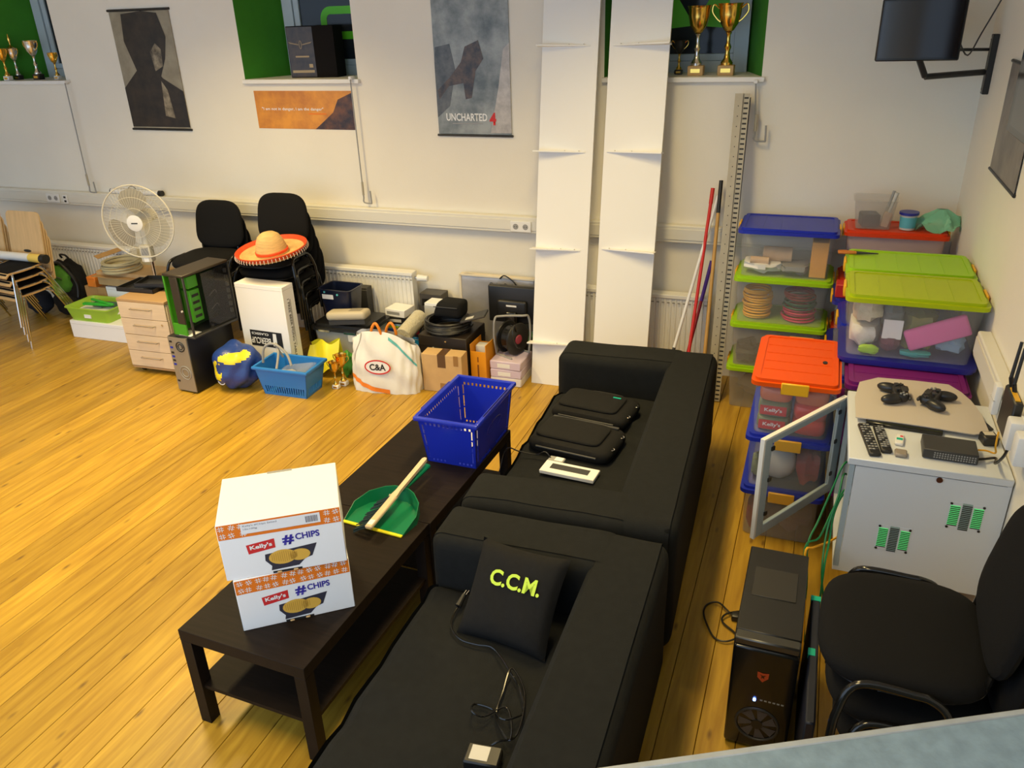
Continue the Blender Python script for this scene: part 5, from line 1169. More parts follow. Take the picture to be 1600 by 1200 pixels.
# ---------------------------------------------------------------- carton pile behind
t, w, d, h = crate('brown_carton', 'brown cardboard sheet carton behind the lime tray', 'carton', 139, 171, 5.04, .22, 0, .34, CARD); flaps(t, w, d, h)
t, w, d, h = crate('orange_carton', 'small orange carton on top of the brown sheet carton', 'carton', 136, 149, 5.03, .16, .341, .43, M('orange_card', (.75, .22, .02), .6)); obj('lid_line', MB().box(-w-.0006, w+.0006, -d-.0006, -d, h-.02, h-.018), PRINT_R, t)
t, w, d, h = crate('white_carton', 'white carton with a small round mark, beside the brown sheet carton', 'carton', 172, 205, 5.04, .22, 0, .355, CARDW); obj('mark', MB().cyl((.0, -d-.001, h*.6), (0, -d, h*.6), .012, n=12), PRINT_K, t); obj('lid_line', MB().box(-w, w, -d-.001, -d, h-.025, h-.023), LGREY, t)
t, w, d, h = crate('white_carton', 'white carton with red round emblems behind the drawer unit', 'carton', 207, 246, 5.05, .22, 0, .375, CARDW); decal('round_emblem', arcring(-w*.55, h*.8, .022, .03, .006, 16)+arcring(w*.5, h*.82, .022, .03, .006, 16), PRINT_R, t, basis((0, -d-.001, 0), (1, 0, 0), (0, 0, 1))); obj('lid_line', MB().box(-w, w, -d-.001, -d, h-.025, h-.023), LGREY, t)
t, w, d, h = crate('open_carton', 'open brown carton with coiled cables lying on the white cartons', 'carton', 152, 240, 5.02, .27, .3755, .50, CARDL)
obj('flap', MB().box(-w-.05, -w, -d, d, h-.03, h-.026, mt=R3(0, .5, 0, (-.02, 0, .0))), CARD, t); obj('flap', MB().box(-w, w, -d-.06, -d, h-.035, h-.031), CARD, t)
x_ = Xat(190, 5.1, .55); coil('cable_coil', (x_, 5.10, .501), .16, M('grey_beige_cable', (.42, .38, .24), .6), 'grey-beige cable coil lying in the open carton', 9, .009, .085, seed=8)
t, w, d, h = crate('food_box', 'white and red food carton behind the black chairs', 'carton', 290, 315, 5.20, .19, .3695, .60, M('food_print', (.72, .60, .46), .5, var=.2, vscale=14))
decal('red_panel', [rect(-w, .03, -w*.55, h*.85), rect(-w, h*.86, w, h)], PRINT_R, t, basis((0, -d-.001, 0), (1, 0, 0), (0, 0, 1))); obj('top_print', MB().box(-w, w, -d, d, h, h+.001), CARDW, t)
t, w, d, h = crate('white_carton', 'white carton under the red food carton', 'carton', 264, 315, 5.185, .22, 0, .369, CARDW); decal('round_emblem', arcring(-w*.2, h*.85, .022, .03, .006, 16), PRINT_R, t, basis((0, -d-.001, 0), (1, 0, 0), (0, 0, 1))); obj('lid_line', MB().box(-w, w, -d-.001, -d, h-.025, h-.023), LGREY, t)
lump('cloth_bundle', (Xat(279, 5.27, .42), 5.28, .3690), (.04, .06, .05), M('pale_wrap', (.72, .62, .52), .6), 'pale wrapped bundle beside the fan pole', 'bundle', 4, .2)
# ---------------------------------------------------------------- standing fan
fy = 4.86; fc = Wl(217, 343, fy); fx = fc.x+.035; R_ = abs(Xat(263, fy, fc.z)-Xat(173, fy, fc.z))/2*.98
CRM = M('cream_fan_plastic', (.68, .64, .52), .4)
t = thing('standing_fan', 'cream standing fan with a round wire guard and three blades', 'fan', (fx, fy, 0), .28)
obj('base', MB().lathe([(.20, 0), (.20, .015), (.17, .03), (.04, .045), (.03, .07)], 28), CRM, t)
obj('pole', MB().cyl((0, .0, .05), (0, 0, .72), .013, n=14), CHROME, t); obj('pole_sleeve', MB().cyl((0, 0, .70), (0, 0, fc.z-.20), .02, n=14), CRM, t)
cp = obj('control_box', MB().rbox(-.045, .045, -.07, .0, fc.z-.33, fc.z-.19, .012, 2), CRM, t); obj('button_panel', MB().box(-.03, .03, -.0715, -.0695, fc.z-.27, fc.z-.205), GREY, cp); obj('rating_label', MB().box(-.02, .02, -.0715, -.0695, fc.z-.325, fc.z-.29), PRINT_W, cp)
obj('neck', MB().cyl((0, -.02, fc.z-.2), (0, -.0, fc.z-.02), .028, .04, n=14), CRM, t)
obj('motor', MB().lathe([(.03, 0), (.075, .03), (.08, .10), (.06, .16), (.02, .175)], 20, mt=R3(-PI/2, 0, 0, (0, -.02, fc.z))), CRM, t)
gd = MB()
for q in (-.113, -.02):
    for r in ((R_, R_*.7, R_*.4) if q < -.1 else (R_*.7, R_*.4)): gd.tube([(r*math.cos(a), (q if r < R_ else -.07), fc.z+r*math.sin(a)) for a in [k*2*PI/36 for k in range(36)]], .006 if r == R_ else .002, n=6, closed=True)
for k in range(60):
    a = k*2*PI/60; gd.tube([(.045*math.cos(a), -.118, fc.z+.045*math.sin(a)), (R_*.75*math.cos(a), -.112, fc.z+R_*.75*math.sin(a)), (R_*math.cos(a), -.07, fc.z+R_*math.sin(a)), (R_*.7*math.cos(a), -.02, fc.z+R_*.7*math.sin(a)), (.05*math.cos(a), -.015, fc.z+.05*math.sin(a))], .0011, n=3)
g_ = obj('wire_guard', gd, CRM, t); g_['kind'] = 'stuff'
for k in range(3):
    a0 = k*2*PI/3+PI/2; P = []
    for i in range(14):
        b = 2*PI*i/14; r = R_*.56+R_*.36*math.cos(b); a = a0+.80*math.sin(b)*(.85+.15*math.cos(b)); P.append((r*math.cos(a), -.075+.02*math.sin(b), fc.z+r*math.sin(a)))
    o = obj('blade', MB().add(P, [tuple(range(14))]), M('fan_blade_beige', (.36, .33, .25), .4), t)
hb = obj('hub_cap', MB().lathe([(.002, 0), (.05, .0), (.062, .008), (.064, .016), (.05, .02)], 24, mt=R3(PI/2, 0, 0, (0, -.105, fc.z))), WPL, t); text('lettering', 'KÖNIG', .05, .01, PRINT_K, hb, basis((0, -.127, fc.z), (1, 0, 0), (0, 0, 1))) if False else decal('maker_mark', [rect(-.026, -.005, .026, .005)], DGREY, hb, basis((0, -.1265, fc.z), (1, 0, 0), (0, 0, 1)))
# ---------------------------------------------------------------- drawer unit
t = thing('drawer_unit', 'pale wooden drawer unit on castors with four drawers', 'drawer unit', (-4.585, 4.255, 0), .04); w, d, h = .215, .455, .60
obj('carcass', MB().box(-w, w, .012, d, .055, h-.02, .002), PEDW, t); obj('top_board', MB().box(-w-.003, w+.003, -.006, d+.003, h-.02, h, .002), PEDE, t); obj('plinth', MB().box(-w, w, 0.0, d, .04, .057, .002), PEDE, t)
dz = (h-.02-.06)/4
for i in range(4):
    z0 = .06+i*dz; dr = obj('drawer', MB().box(-w+.002, w-.002, -.006, .014, z0+.002, z0+dz-.002, .0015), PEDW, t)
    obj('handle', MB().tube([(-.095, -.006, z0+dz*.62), (-.09, -.028, z0+dz*.62), (.09, -.028, z0+dz*.62), (.095, -.006, z0+dz*.62)], .005), SILVER, dr)
    if i == 2: obj('lock', MB().cyl((w*.75, -.009, z0+dz*.75), (w*.75, -.005, z0+dz*.75), .009, n=12), CHROME, dr)
for x in (-w+.05, w-.05):
    for y in (.06, d-.06): obj('castor', MB().cyl((x-.012, y, .02), (x+.012, y, .02), .02, n=14).box(x-.01, x+.01, y-.01, y+.01, .02, .042), BLK, t)
for i, (px, py, rz, z) in enumerate(((222, 452, .05, .6005), (240, 446, .25, .633))):
    p = F(px, py, z); t = thing('letter_tray', ['flat black letter tray lying on the drawer unit', 'black letter tray with a raised rim on top of the flat one'][i], 'tray', (p.x, p.y+.05, z), rz, 'letter trays on the drawer unit'); s = 1-.2*i
    obj('tray_floor', MB().box(-.17*s, .17*s, -.13*s, .13*s, 0, .006), BLK, t)
    for (x0, x1, y0, y1) in ((-.17, .17, -.13, -.125), (-.17, .17, .125, .13), (-.17, -.165, -.13, .13), (.165, .17, -.13, .13)): obj('rim_wall', MB().box(x0*s, x1*s, y0*s, y1*s, 0, .032), BLK, t)
# ---------------------------------------------------------------- computer cases
w = .09; a = F(278, 612); t = thing('computer_tower', 'black computer tower on the floor showing its grey back panel', 'computer', (-4.12, 4.06, 0), -.06)
obj('case', MB().box(-w, w, .006, .45, .01, .43, .004), BLK, t); bp = obj('back_panel', MB().box(-w+.004, w-.004, 0, .008, .014, .426), M('zinc', (.34, .31, .25), .4, metal=.5), t)
obj('fan_grille', MB().tube([(.02+.036*math.cos(k*PI/10), -.002, .36+.036*math.sin(k*PI/10)) for k in range(20)], .004, closed=True).tube([(.02+.02*math.cos(k*PI/8), -.002, .36+.02*math.sin(k*PI/8)) for k in range(16)], .003, closed=True), BLK, bp); obj('power_supply_fan', MB().tube([(.02+.05*math.cos(k*PI/10), -.002, .16+.05*math.sin(k*PI/10)) for k in range(20)], .003, closed=True).tube([(.02+.03*math.cos(k*PI/10), -.002, .16+.03*math.sin(k*PI/10)) for k in range(20)], .003, closed=True), GREY, bp); obj('fan_disc', MB().cyl((.02, -.001, .16), (.02, .001, .16), .048, n=24), M('fan_tan', (.26, .2, .12), .5), bp)
for i, z in enumerate((.385, .34, .30, .27, .24, .21, .08)): obj('port', MB().box(-w+.014, -w+.038, -.002, .001, z, z+.014), BLK if i % 2 == 0 else BLUE, bp)
for x in (-.06, .06):
    for y in (.05, .4): obj('foot', MB().cyl((x, y, 0), (x, y, .012), .012, n=10), BLK, t)
t = thing('open_computer_case', 'opened black computer case with green panels standing on the black tower', 'computer', (-4.05, 4.07, .431), -.09); w = .095; hh = .46; dd = .43
GP_ = M('case_green', (.05, .30, .01), .45)
obj('top_cover', MB().box(-w, w, 0, dd, hh-.018, hh, .004), M('case_brown_black', (.030, .022, .012), .45), t); obj('floor_plate', MB().box(-w, w, 0, dd, 0, .016, .003), DGREY, t); obj('rear_wall', MB().box(-w, w, dd-.012, dd, .016, hh-.018), DGREY, t)
obj('left_wall', MB().box(-w, -w+.006, .0, dd, .016, hh-.018), GP_, t); obj('motherboard_tray', MB().box(-w+.03, -w+.036, .13, dd-.012, .03, hh-.03), M('board_green_dark', (.015, .05, .012), .5), t)
obj('front_mask', MB().box(-.035, .035, .0, .012, .10, hh-.018, .002), M('case_brown_black', (.03, .022, .012), .45), t); obj('front_post', MB().box(w-.012, w, 0, .016, .016, hh-.018, .002), DGREY, t); obj('front_post', MB().box(-w, -w+.010, 0, .016, .016, hh-.018, .002), GP_, t)
obj('bottom_front_panel', MB().box(-w+.01, .035, .0, .010, .016, .10), GP_, t); obj('drive_cage', MB().box(-.01, w-.03, .06, .15, .10, .33, .003), GP_, t); obj('optical_bay', MB().box(-.01, w-.03, .06, .15, .345, .43, .003), GP_, t)
for z in (.13, .18, .23, .28): obj('cage_slot', MB().box(w-.031, w-.0285, .075, .135, z, z+.02), PRINT_K, t)
obj('side_window', MB().box(w-.004, w, .16, dd-.02, .03, hh-.03), M('tinted_window', (.01, .01, .012), .08, alpha=.55), t)
for i in range(7): obj('expansion_bracket', MB().box(w-.03, w-.012, dd-.035, dd-.02, .07+i*.05, .10+i*.05), LGREY, t)
for i in range(5): obj('wire', MB().tube([(w-.03, .30, .10+.05*i), (w-.012, .27, .13+.05*i), (w-.02, .22, .10+.05*i)], .003, smooth=4, n=5), LGREY if i % 2 else BLK, t)
obj('board_sheet', MB().box(-.05, .06, -.0, .10, .0165, .019), PAPER, t); obj('knob', MB().cyl((.032, -.008, .2), (.032, .0, .2), .007, n=10), LGREY, t)
# ---------------------------------------------------------------- white box with upside-down print
by = 4.495; xl, xr = Xat(373, by, .5), Xat(448, by, .5); zt = Zat(449, xr, by); bw = xr-xl; bd = .13
t = thing('game_box', 'large white carton standing upside down with black print', 'carton', (xl, by, 0), -.03); obj('carton_body', MB().box(0, bw, 0, bd, 0, zt, .003), CARDW, t); obj('lid_line', MB().box(-.001, bw+.001, -.001, bd+.001, zt-.03, zt-.0285), LGREY, t)
up = basis((bw*.47, -.0015, zt*.42), (-1, 0, 0), (0, 0, -1)); decal('print_field', [rect(-bw*.38, -.062, bw*.30, .062)], PRINT_K, t, up)
up2 = lambda x, z, o=.0025: basis((bw*.47+x, -o, zt*.42+z), (-1, 0, 0), (0, 0, -1))
text('lettering', 'BEERCUP', bw*.42, .05, PRINT_W, t, up2(-.035, -.018), bold=.02); text('lettering', 'CLASSICS', bw*.36, .018, PRINT_W, t, up2(-.035, .036), bold=.02); decal('cup_mark', [[(bw*.13, -.05), (bw*.13, .05), (bw*.22, .05), (bw*.2, -.05)][::-1]], PRINT_W, t, basis((bw*.86, -.0025, zt*.42), (-1, 0, 0), (0, 0, -1)))
text('side_lettering', '1 FREE BEER PONG TABLE', zt*.62, .022, DGREY, t, basis((bw+.0015, bd*.4, zt*.55), (0, 0, -1), (0, 1, 0)), bold=.01); decal('side_print', [rect(-zt*.3, -.006, zt*.2, -.002), rect(-zt*.3, -.014, zt*.1, -.010)], GREY, t, basis((bw+.0015, bd*.62, zt*.55), (0, 0, -1), (0, 1, 0)))
# ---------------------------------------------------------------- black chairs by the wall, and the hat
chair_stack(-4.485, 5.012, .06, 4, '%s black padded chair of the stack beside the standing fan', 'stacked chairs beside the fan', .036, .101)
chair_stack(-3.805, 4.97, .06, 5, '%s black padded chair of the stack under the straw hat', 'stacked chairs under the straw hat', .036, .101)
hc = F(426, 394, .905); t = thing('straw_hat', 'straw sombrero with a red-orange brim edge on the black chairs', 'hat', (hc.x-.015, hc.y+.02, .8755), rot=(.10, -.07, .2))
STR = M('straw', (.66, .43, .17), .8, var=.18, vscale=14, stretch=(1, 1, 9), bump=.5, bscale=120); RB = M('red_braid', (.70, .07, .012), .7, var=.15, vscale=40)
prof = [(.115, .012), (.17, .006), (.21, .012), (.245, .040)]
obj('brim', MB().lathe(prof+[(.242, .044), (.205, .018), (.165, .012), (.115, .018)], 40, cap=False), STR, t); obj('brim_edge', MB().lathe([(.235, .028), (.255, .045), (.262, .062), (.257, .066), (.246, .056), (.232, .036)], 40, cap=False), RB, t)
obj('crown', MB().lathe([(.118, .010), (.112, .06), (.098, .11), (.078, .15), (.05, .17), (.015, .176)], 32), STR, t); obj('hat_band', MB().lathe([(.119, .030), (.120, .045), (.115, .05)], 32, cap=False), RB, t)
mb = MB()
for k in range(60):
    a = k*2*PI/60; mb.tube([(.258*math.cos(a), .258*math.sin(a), .055), (.266*math.cos(a), .266*math.sin(a), .04), (.264*math.cos(a), .264*math.sin(a), .028)], .003, n=4)
o = obj('fringe', mb, M('fringe_white', (.66, .55, .45), .8), t); o['kind'] = 'stuff'
# ---------------------------------------------------------------- tubs beside the chairs
x0, x1 = Xat(486, 4.90, .15), Xat(592, 5.05, .2)
t = thing('clear_tote', 'clear grey plastic tote on the floor with a black lid', 'storage box', (-3.235, 4.93, 0), .0); obj('tub', MB().shell(.455, .345, .30, .004, .88, .012, .03), M('grey_clear_plastic', (.50, .49, .43), .3, alpha=.75), t, angle=.9); obj('lid', MB().prism(rr(.495, .385, .04), .306, .33).prism(rr(.45, .34, .04), .33, .355), BLK, t, angle=.5); obj('latch', MB().box(.08, .15, -.195, -.180, .24, .31, .004), LGREY, t)
for x in (-.12, .1): obj('lid_clip', MB().box(x-.05, x+.05, -.198, -.190, .30, .316), CHROME, t)
lump('bundle', (-3.235, 4.93, .0045), (.15, .11, .10), M('tote_fill', (.22, .23, .15), .7), 'olive grey bundle inside the clear tote', 'bundle', 6, .15, 4)
cx = Xat(516, 5.02, .5); t = thing('blue_tub', 'dark blue-black angled tub with a paper label on the black lid', 'tub', (-3.333, 4.992, .3548), .0, rot=None); obj('tub', MB().shell(.275, .205, .22, .004, .84, .01, .03), M('midnight_plastic', (.006, .010, .032), .3), t, angle=.9); obj('label_paper', MB().box(-.105, -.01, -.1015, -.096, .15, .185), PAPER, t); obj('rivet', MB().cyl((.03, -.105, .19), (.03, -.097, .19), .008, n=10), M('aqua_rivet', (.10, .5, .55), .4), t); obj('rivet', MB().cyl((-.08, -.106, .205), (-.08, -.098, .205), .008, n=10), M('aqua_rivet', (.10, .5, .55), .4), t)
p = F(558, 460, .47); t = thing('beige_scanner', 'beige flat plastic scanner case slanting on the black lid', 'device', (-3.16, 4.803, .3745), rot=(.0, -.10, .06)); obj('case', MB().rbox(-.165, .165, -.062, .055, .03, .095, .025, 3), M('beige_plastic', (.48, .42, .30), .5), t); obj('recess', MB().box(.02, .12, -.03, .03, .094, .097), M('beige_dark', (.28, .25, .19), .5), t); obj('foot', MB().box(-.15, .15, -.05, .045, -.003, .032), DGREY, t)
t, w, d, h = crate('dark_carton', 'flat dark grey carton behind the beige scanner', 'carton', 548, 578, 5.215, .08, 0, .50, DGREY); obj('lid_line', MB().box(-w, w, -d-.001, -d, h-.02, h-.018), GREY, t)
# ---------------------------------------------------------------- pile of boxes and devices in the middle
def pile(px0, px1, y, d, items, x_rz=0):
    z = 0
    for name, label, cat, hh, mat, stripe, rz in items:
        t, w, dd_, h = crate(name, label, cat, px0, px1, y, d, z, z+hh-.0008, mat, rz)
        if stripe: obj('printed_band', MB().box(-w*.8, w*.5, -dd_-.001, -dd_, h*.3, h*.7), stripe, t)
        else: obj('lid_line', MB().box(-w, w, -dd_-.001, -dd_, h*.72, h*.76), LGREY, t)
        z += hh
    return z
pile(602, 634, 5.135, .15, [('game_box', 'dark carton at the bottom of the game box pile', 'box', .15, DGREY, None, .02), ('game_box', 'blue game box, lowest printed one of the pile', 'box', .06, M('box_blue', (.02, .07, .32), .4), PRINT_W, .04), ('game_box', 'pale blue and lime game box in the middle of the pile', 'box', .045, M('box_pale_blue', (.18, .32, .52), .4), LIME, -.04), ('game_box', 'black game box with white print on the pile', 'box', .06, BLK, LGREY, .06), ('router_box', 'flat white device box topmost on the game box pile', 'box', .06, CARDW, GREY, -.1)])
pile(639, 660, 5.01, .11, [('dark_carton', 'black carton at the floor beside the game boxes', 'carton', .15, BLK, None, .1), ('blue_pack', 'bright blue flat pack on the black carton', 'pack', .07, M('pack_blue', (.01, .22, .55), .4), None, .0), ('dark_case', 'dark case with a red tab on the bright blue pack', 'case', .08, DGREY, PRINT_R, .05)])
pile(656, 690, 5.295, .13, [('dark_carton', 'tall dark grey carton behind the game boxes', 'carton', .33, DGREY, None, .0), ('printer', 'dark grey printer on the tall dark carton', 'printer', .14, M('printer_grey', (.05, .045, .04), .4), BLKG, .0)])
t, w, d, h = crate('brown_carton', 'brown carton under the white projector', 'carton', 665, 708, 5.145, .14, 0, .30, CARD); flaps(t, w, d, h)
t, w, d, h = crate('projector', 'white boxy projector with a grey front on the brown carton', 'projector', 664, 712, 5.15, .125, .3008, .45, CARDW, -.03); obj('grey_front', MB().box(-w, w*.7, -d-.003, -d, .01, h-.02), LGREY, t); obj('vent', MB().box(-w*.2, w*.0, -.03, .03, h, h+.0015), DGREY, t); obj('red_line', MB().box(w*.2, w, -d-.002, -d+.001, h-.02, h-.012), PRINT_R, t)
BF = M('bubble_film', (.58, .54, .40), .3, bump=.8, bscale=60); w0, w1 = Vector((-2.70, 4.765, .330)), Vector((-2.715, 5.045, .361)); wm = basis(w0, w1-w0, Vector((0, 0, 1)).cross(w1-w0))
t = thing('bubble_wrap', 'rolled clear bubble wrap slanting behind the white shopping bag', 'wrap', w0, rot=wm.to_euler()); wl_ = (w1-w0).length
obj('roll', MB().cyl((-.02, 0, 0), (wl_+.02, 0, 0), .0615, n=20), BF, t); obj('loose_flap', MB().grid(lambda u, v: (wl_*u, .055+.02*v, .035-.030*v+.006*math.sin(u*9)), 10, 4), BF, t)
t = thing('briefcase', 'dark brown briefcase standing behind the white shopping bag', 'case', (-2.797, 4.768, 0), .0); obj('shell', MB().rbox(-.17, .17, -.05, .05, 0, .27, .02, 3), M('brown_black_leather', (.022, .014, .010), .45), t); obj('seam', MB().box(-.171, .171, -.003, .003, .01, .262), BLK, t); obj('handle', MB().tube([(-.13, 0, .268), (-.125, 0, .295), (-.045, 0, .295), (-.04, 0, .268)], .008, smooth=3), BLK, t)
# black trunk, carton in front of it, coils and bag on top
xk0, xk1 = Xat(653, 4.78, .3), Xat(728, 4.78, .3); t = thing('equipment_trunk', 'black-brown equipment trunk with a metal handle behind the brown carton', 'trunk', ((xk0+xk1)/2, 4.985, 0), .0); w = (xk1-xk0)/2
obj('shell', MB().box(-w, w, -.2, .155, 0, .345, .006), M('trunk_brown_black', (.020, .013, .008), .5), t); obj('lid_seam', MB().box(-w-.001, w+.001, -.201, .156, .262, .266), BLK, t); h_ = obj('handle', MB().tube([(-.07, -.2, .25), (-.065, -.235, .245), (.065, -.235, .245), (.07, -.2, .25)], .011, smooth=2), GREY, t); obj('handle_plate', MB().box(-.085, .085, -.206, -.199, .20, .258), DGREY, t); obj('stud', MB().cyl((.03, -.207, .31), (.03, -.2, .31), .008, n=10), CHROME, t)
xc_ = (xk0+xk1)/2
coil('cable_coil', (xc_-.01, 4.93, .346), .165, BLK, 'wide black cable coil lying on the black-brown trunk', 9, .010, .075, seed=11)
t = thing('black_pouch', 'black wedge-shaped pouch on top of the cable coil', 'bag', (xc_-.01, 4.97, .44), -.05); obj('pouch', MB().rbox(-.118, .118, -.075, .075, 0, .125, .035, 4, fn=lambda v: (v.x*(1-.18*max(0, v.z)/.125)+.03*v.z/.125, v.y, v.z)), FABK, t); obj('zip', MB().tube([(-.09, -.077, .085), (.10, -.077, .09)], .004), DGREY, t)
p = Xat(742, 4.93, .5); t = thing('cable_reel_plate', 'thin tilted dark tablet on the cable coil with a pale label', 'device', (p+.004, 4.922, .466), rot=(0, -.28, .2)); obj('slab', MB().box(-.10, .09, -.07, .07, 0, .016, .004), DGREY, t); obj('pale_label', MB().box(-.06, -.0, -.06, -.01, .016, .017), LGREY, t)
lump('foil_bundle', (xc_-.03, 4.81, .357), (.05, .03, .018), SILVER, 'small crumpled silver foil at the front of the cable coil', 'foil', 4, .3, 5)
a, b = F(658, 607), F(725, 607); t = thing('brown_carton', 'brown taped carton on the floor in front of the black-brown trunk', 'carton', ((a.x+b.x)/2+.03, a.y+.055, 0), .06); w = .15
obj('carton_body', MB().box(-w, w, -.065, .055, 0, .285, .003), CARDL, t); obj('tape', MB().box(-.03, .03, -.0662, -.065, .19, .286).box(-.03, .03, -.065, .055, .285, .2862), M('dark_tape', (.10, .05, .02), .4), t); obj('tape', MB().box(-.02, .025, -.0662, -.065, 0, .07), M('brown_tape', (.30, .16, .05), .4), t); obj('tape', MB().box(.09, .125, -.0662, -.065, .21, .286), M('brown_tape', (.30, .16, .05), .4), t)
# ---------------------------------------------------------------- white shopping bag with round logo
a, b = F(545, 613), F(652, 616); bw = (b-a).length; an = math.atan2(b.y-a.y, b.x-a.x)
t = thing('shopping_bag', 'big white plastic shopping bag with a red-ringed C&A logo', 'bag', ((a.x+b.x)/2, (a.y+b.y)/2+.11, 0), an*.6)
def bagf(u, v):
    a_ = 2*PI*u; c, s = math.cos(a_), math.sin(a_); e = 2/3.2
    hw = bw/2*(1+.06*math.sin(v*PI)-.10*v); hd = .11*(1-.75*v**2)+.005
    x = math.copysign(abs(c)**e, c)*hw; y = math.copysign(abs(s)**e, s)*hd
    sag = .06*v*math.cos(a_)*-1 if c < 0 else .10*v*c
    k = .009*math.sin(7*a_+9*v)*(.3+v)+.005*math.sin(17*a_-6*v)+.004*math.sin(15*v+5*a_+2*math.sin(4*a_))
    z = v*.43*(1-.10*abs(c)**3*v)+.012*v*math.sin(3*a_+1)
    if c > 0: z -= .05*v*c
    return (x+k*c, y+k*s*.8, max(z, .001))
BGW = M('white_bag_plastic', (.74, .73, .68), .38, bump=.25, bscale=18)
obj('bag_body', MB().grid(bagf, 64, 26), BGW, t, angle=2.)
bk = MB(); fr = lambda u, v: Vector(bagf(u, v))
def bagdecal(name, pts_uv, mat, off=.004):
    P = [fr(u, v)+Vector((0, -off, 0)) for u, v in pts_uv]; n = len(P)//2
    mb = MB().add(P, [(i, i+1, 2*n-2-i, 2*n-1-i) for i in range(n-1)]); return obj(name, mb, mat, t, False)
def strip(v0, v1, u0, u1, th, n=14):
    top = [(u0+(u1-u0)*i/n, v0+(v1-v0)*i/n+th/2) for i in range(n+1)]; bot = [(u, v-th) for u, v in top][::-1]; return top+bot
bagdecal('orange_swoosh', strip(.27, .04, .565, .76, .075), M('bag_orange', (.80, .22, .02), .4)); bagdecal('teal_swoosh', strip(.92, .58, .76, .93, .05), M('bag_teal', (.10, .42, .40), .4)); bagdecal('grey_swoosh', strip(.98, .55, .66, .59, .06), M('bag_grey', (.40, .38, .34), .4))
cz = .205; yf = min(fr(.745+.02*i, .45+.05*j).y for i in range(-3, 4) for j in range(-2, 3))-.004
obj('logo_patch', MB().prism(ell(0, 0, .088, .048, 32), -.0, .003, mt=basis((-.03, yf, cz), (1, 0, .02), (0, 0, 1))), PRINT_W, t)
decal('logo_ring', arcring(0, 0, .098, .056, .010, 44), PRINT_R, t, basis((-.03, yf-.004, cz), (1, 0, .02), (0, 0, 1))); text('lettering', 'C&A', .12, .05, PRINT_K, t, basis((-.03, yf-.0045, cz), (1, 0, .02), (0, 0, 1)), bold=.03)
for dx in (-.05, .04): obj('handle', MB().tube([(dx-.045, -.02, .40), (dx-.03, -.03, .46), (dx-.0, -.03, .50), (dx+.025, -.03, .46), (dx+.035, -.02, .40)], .010, smooth=4), M('bag_handle_orange', (.85, .26, .02), .4), t) if dx < 0 else obj('handle', MB().tube([(dx-.045, .03, .40), (dx-.03, .03, .45), (dx-.0, .03, .485), (dx+.025, .03, .45), (dx+.035, .03, .40)], .010, smooth=4), M('bag_handle_orange', (.85, .26, .02), .4), t)
# ---------------------------------------------------------------- blue bag, light blue basket, yellow bag, small cups
p = Vector((-3.83, 0, 0)); t = thing('plastic_bag', 'bulging blue plastic bag with yellow print beside the white carton', 'bag', (p.x+.02, 4.27, 0)); BB = M('blue_bag', (.018, .05, .24), .35, bump=.4, bscale=25)
mb = MB(); sphere(mb, (0, 0, .17), (.185, .15, .18), 3, .07, 96, freq=3); mb.v = [(x, y, max(z, 0)) for x, y, z in mb.v]
def ctr(f): return sum((Vector(mb.v[i]) for i in f), Vector())/len(f)
for i_, f_ in enumerate(mb.f):
    c_ = ctr(f_); e1 = ((c_.x+.07)/.05)**2+((c_.z-.17)/.075)**2; e2 = ((c_.x-.05-.5*(c_.z-.27))/.10)**2+((c_.z-.27)/.035)**2
    if c_.y < .02 and ((e1 < 1 and ((c_.x+.05)/.03)**2+((c_.z-.19)/.04)**2 > 1) or e2 < 1): mb.mi[i_] = 1
obj('bag_body', mb, [BB, M('bag_yellow', (.80, .66, .02), .4)], t)
obj('round_mark', MB().tube([(-.06+.03*math.cos(k*PI/8), -.128, .09+.03*math.sin(k*PI/8)) for k in range(16)], .004, closed=True), PRINT_W, t)
a, b = F(409, 618), F(490, 622); LB = M('light_blue_plastic', (.02, .19, .58), .35)
bc = ((a.x+b.x)/2-.02, a.y+.143)
t = basket('hand_basket', 'light blue plastic basket with grey handles on the floor', 'basket', (bc[0], bc[1], 0), .03, .42, .25, .21, LB, False, .82)
for s in (-1, 1): obj('handle', MB().tube([(-.20, s*.03, .21), (-.18, s*.02, .32), (-.10, s*.015, .36), (.0, s*.02, .30), (.05, s*.05, .22)], .009, smooth=4) if s < 0 else MB().tube([(-.12, .10, .21), (-.13, .06, .30), (-.10, .02, .345), (-.05, -.04, .30), (-.03, -.115, .215)], .009, smooth=4), GREY, t)
solo('clear_tray', MB().prism(rr(.28, .19, .03), 0, .006).prism(rr(.25, .16, .03), .006, .014), CLEAR, 'clear plastic tray lying slanted in the light blue basket', 'tray', (bc[0]+.045, bc[1]-.005, .164), rot=(.12, -.20, .03)); lump('cloth_bundle', (bc[0]-.03, bc[1], .0055), (.12, .09, .07), LGREY, 'grey bundle at the bottom of the light blue basket', 'bundle', 3, .2, cell=(bc[0]-.15, bc[0]+.13, bc[1]-.09, bc[1]+.09, .128))
YB = M('yellow_bag', (.75, .68, .02), .4); mb = MB().grid(lambda u, v: (-.13+.26*u, -.02+.10*v+.02*math.sin(u*7), .02+.20*v+.05*u+.02*math.sin(u*9+v*4)), 14, 8); mb.grid(lambda u, v: (-.13+.26*u, .10+.05*(1-v)+.02*math.sin(u*6), .0+.22*v+.05*u*v+.015*math.sin(u*8)), 14, 8)
mb.v = [(x, y, max(z, 0)) for x, y, z in mb.v]; p = F(472, 590); solo('plastic_bag', mb, YB, 'crumpled bright yellow plastic bag behind the light blue basket', 'bag', (p.x+.132, 4.60, 0), .0)
lump('bundle', (p.x+.337, 4.64, 0), (.06, .05, .09), M('leaf_green', (.05, .25, .03), .5), 'leaf green bundle behind the small gold cups', 'bundle', 2, .2)
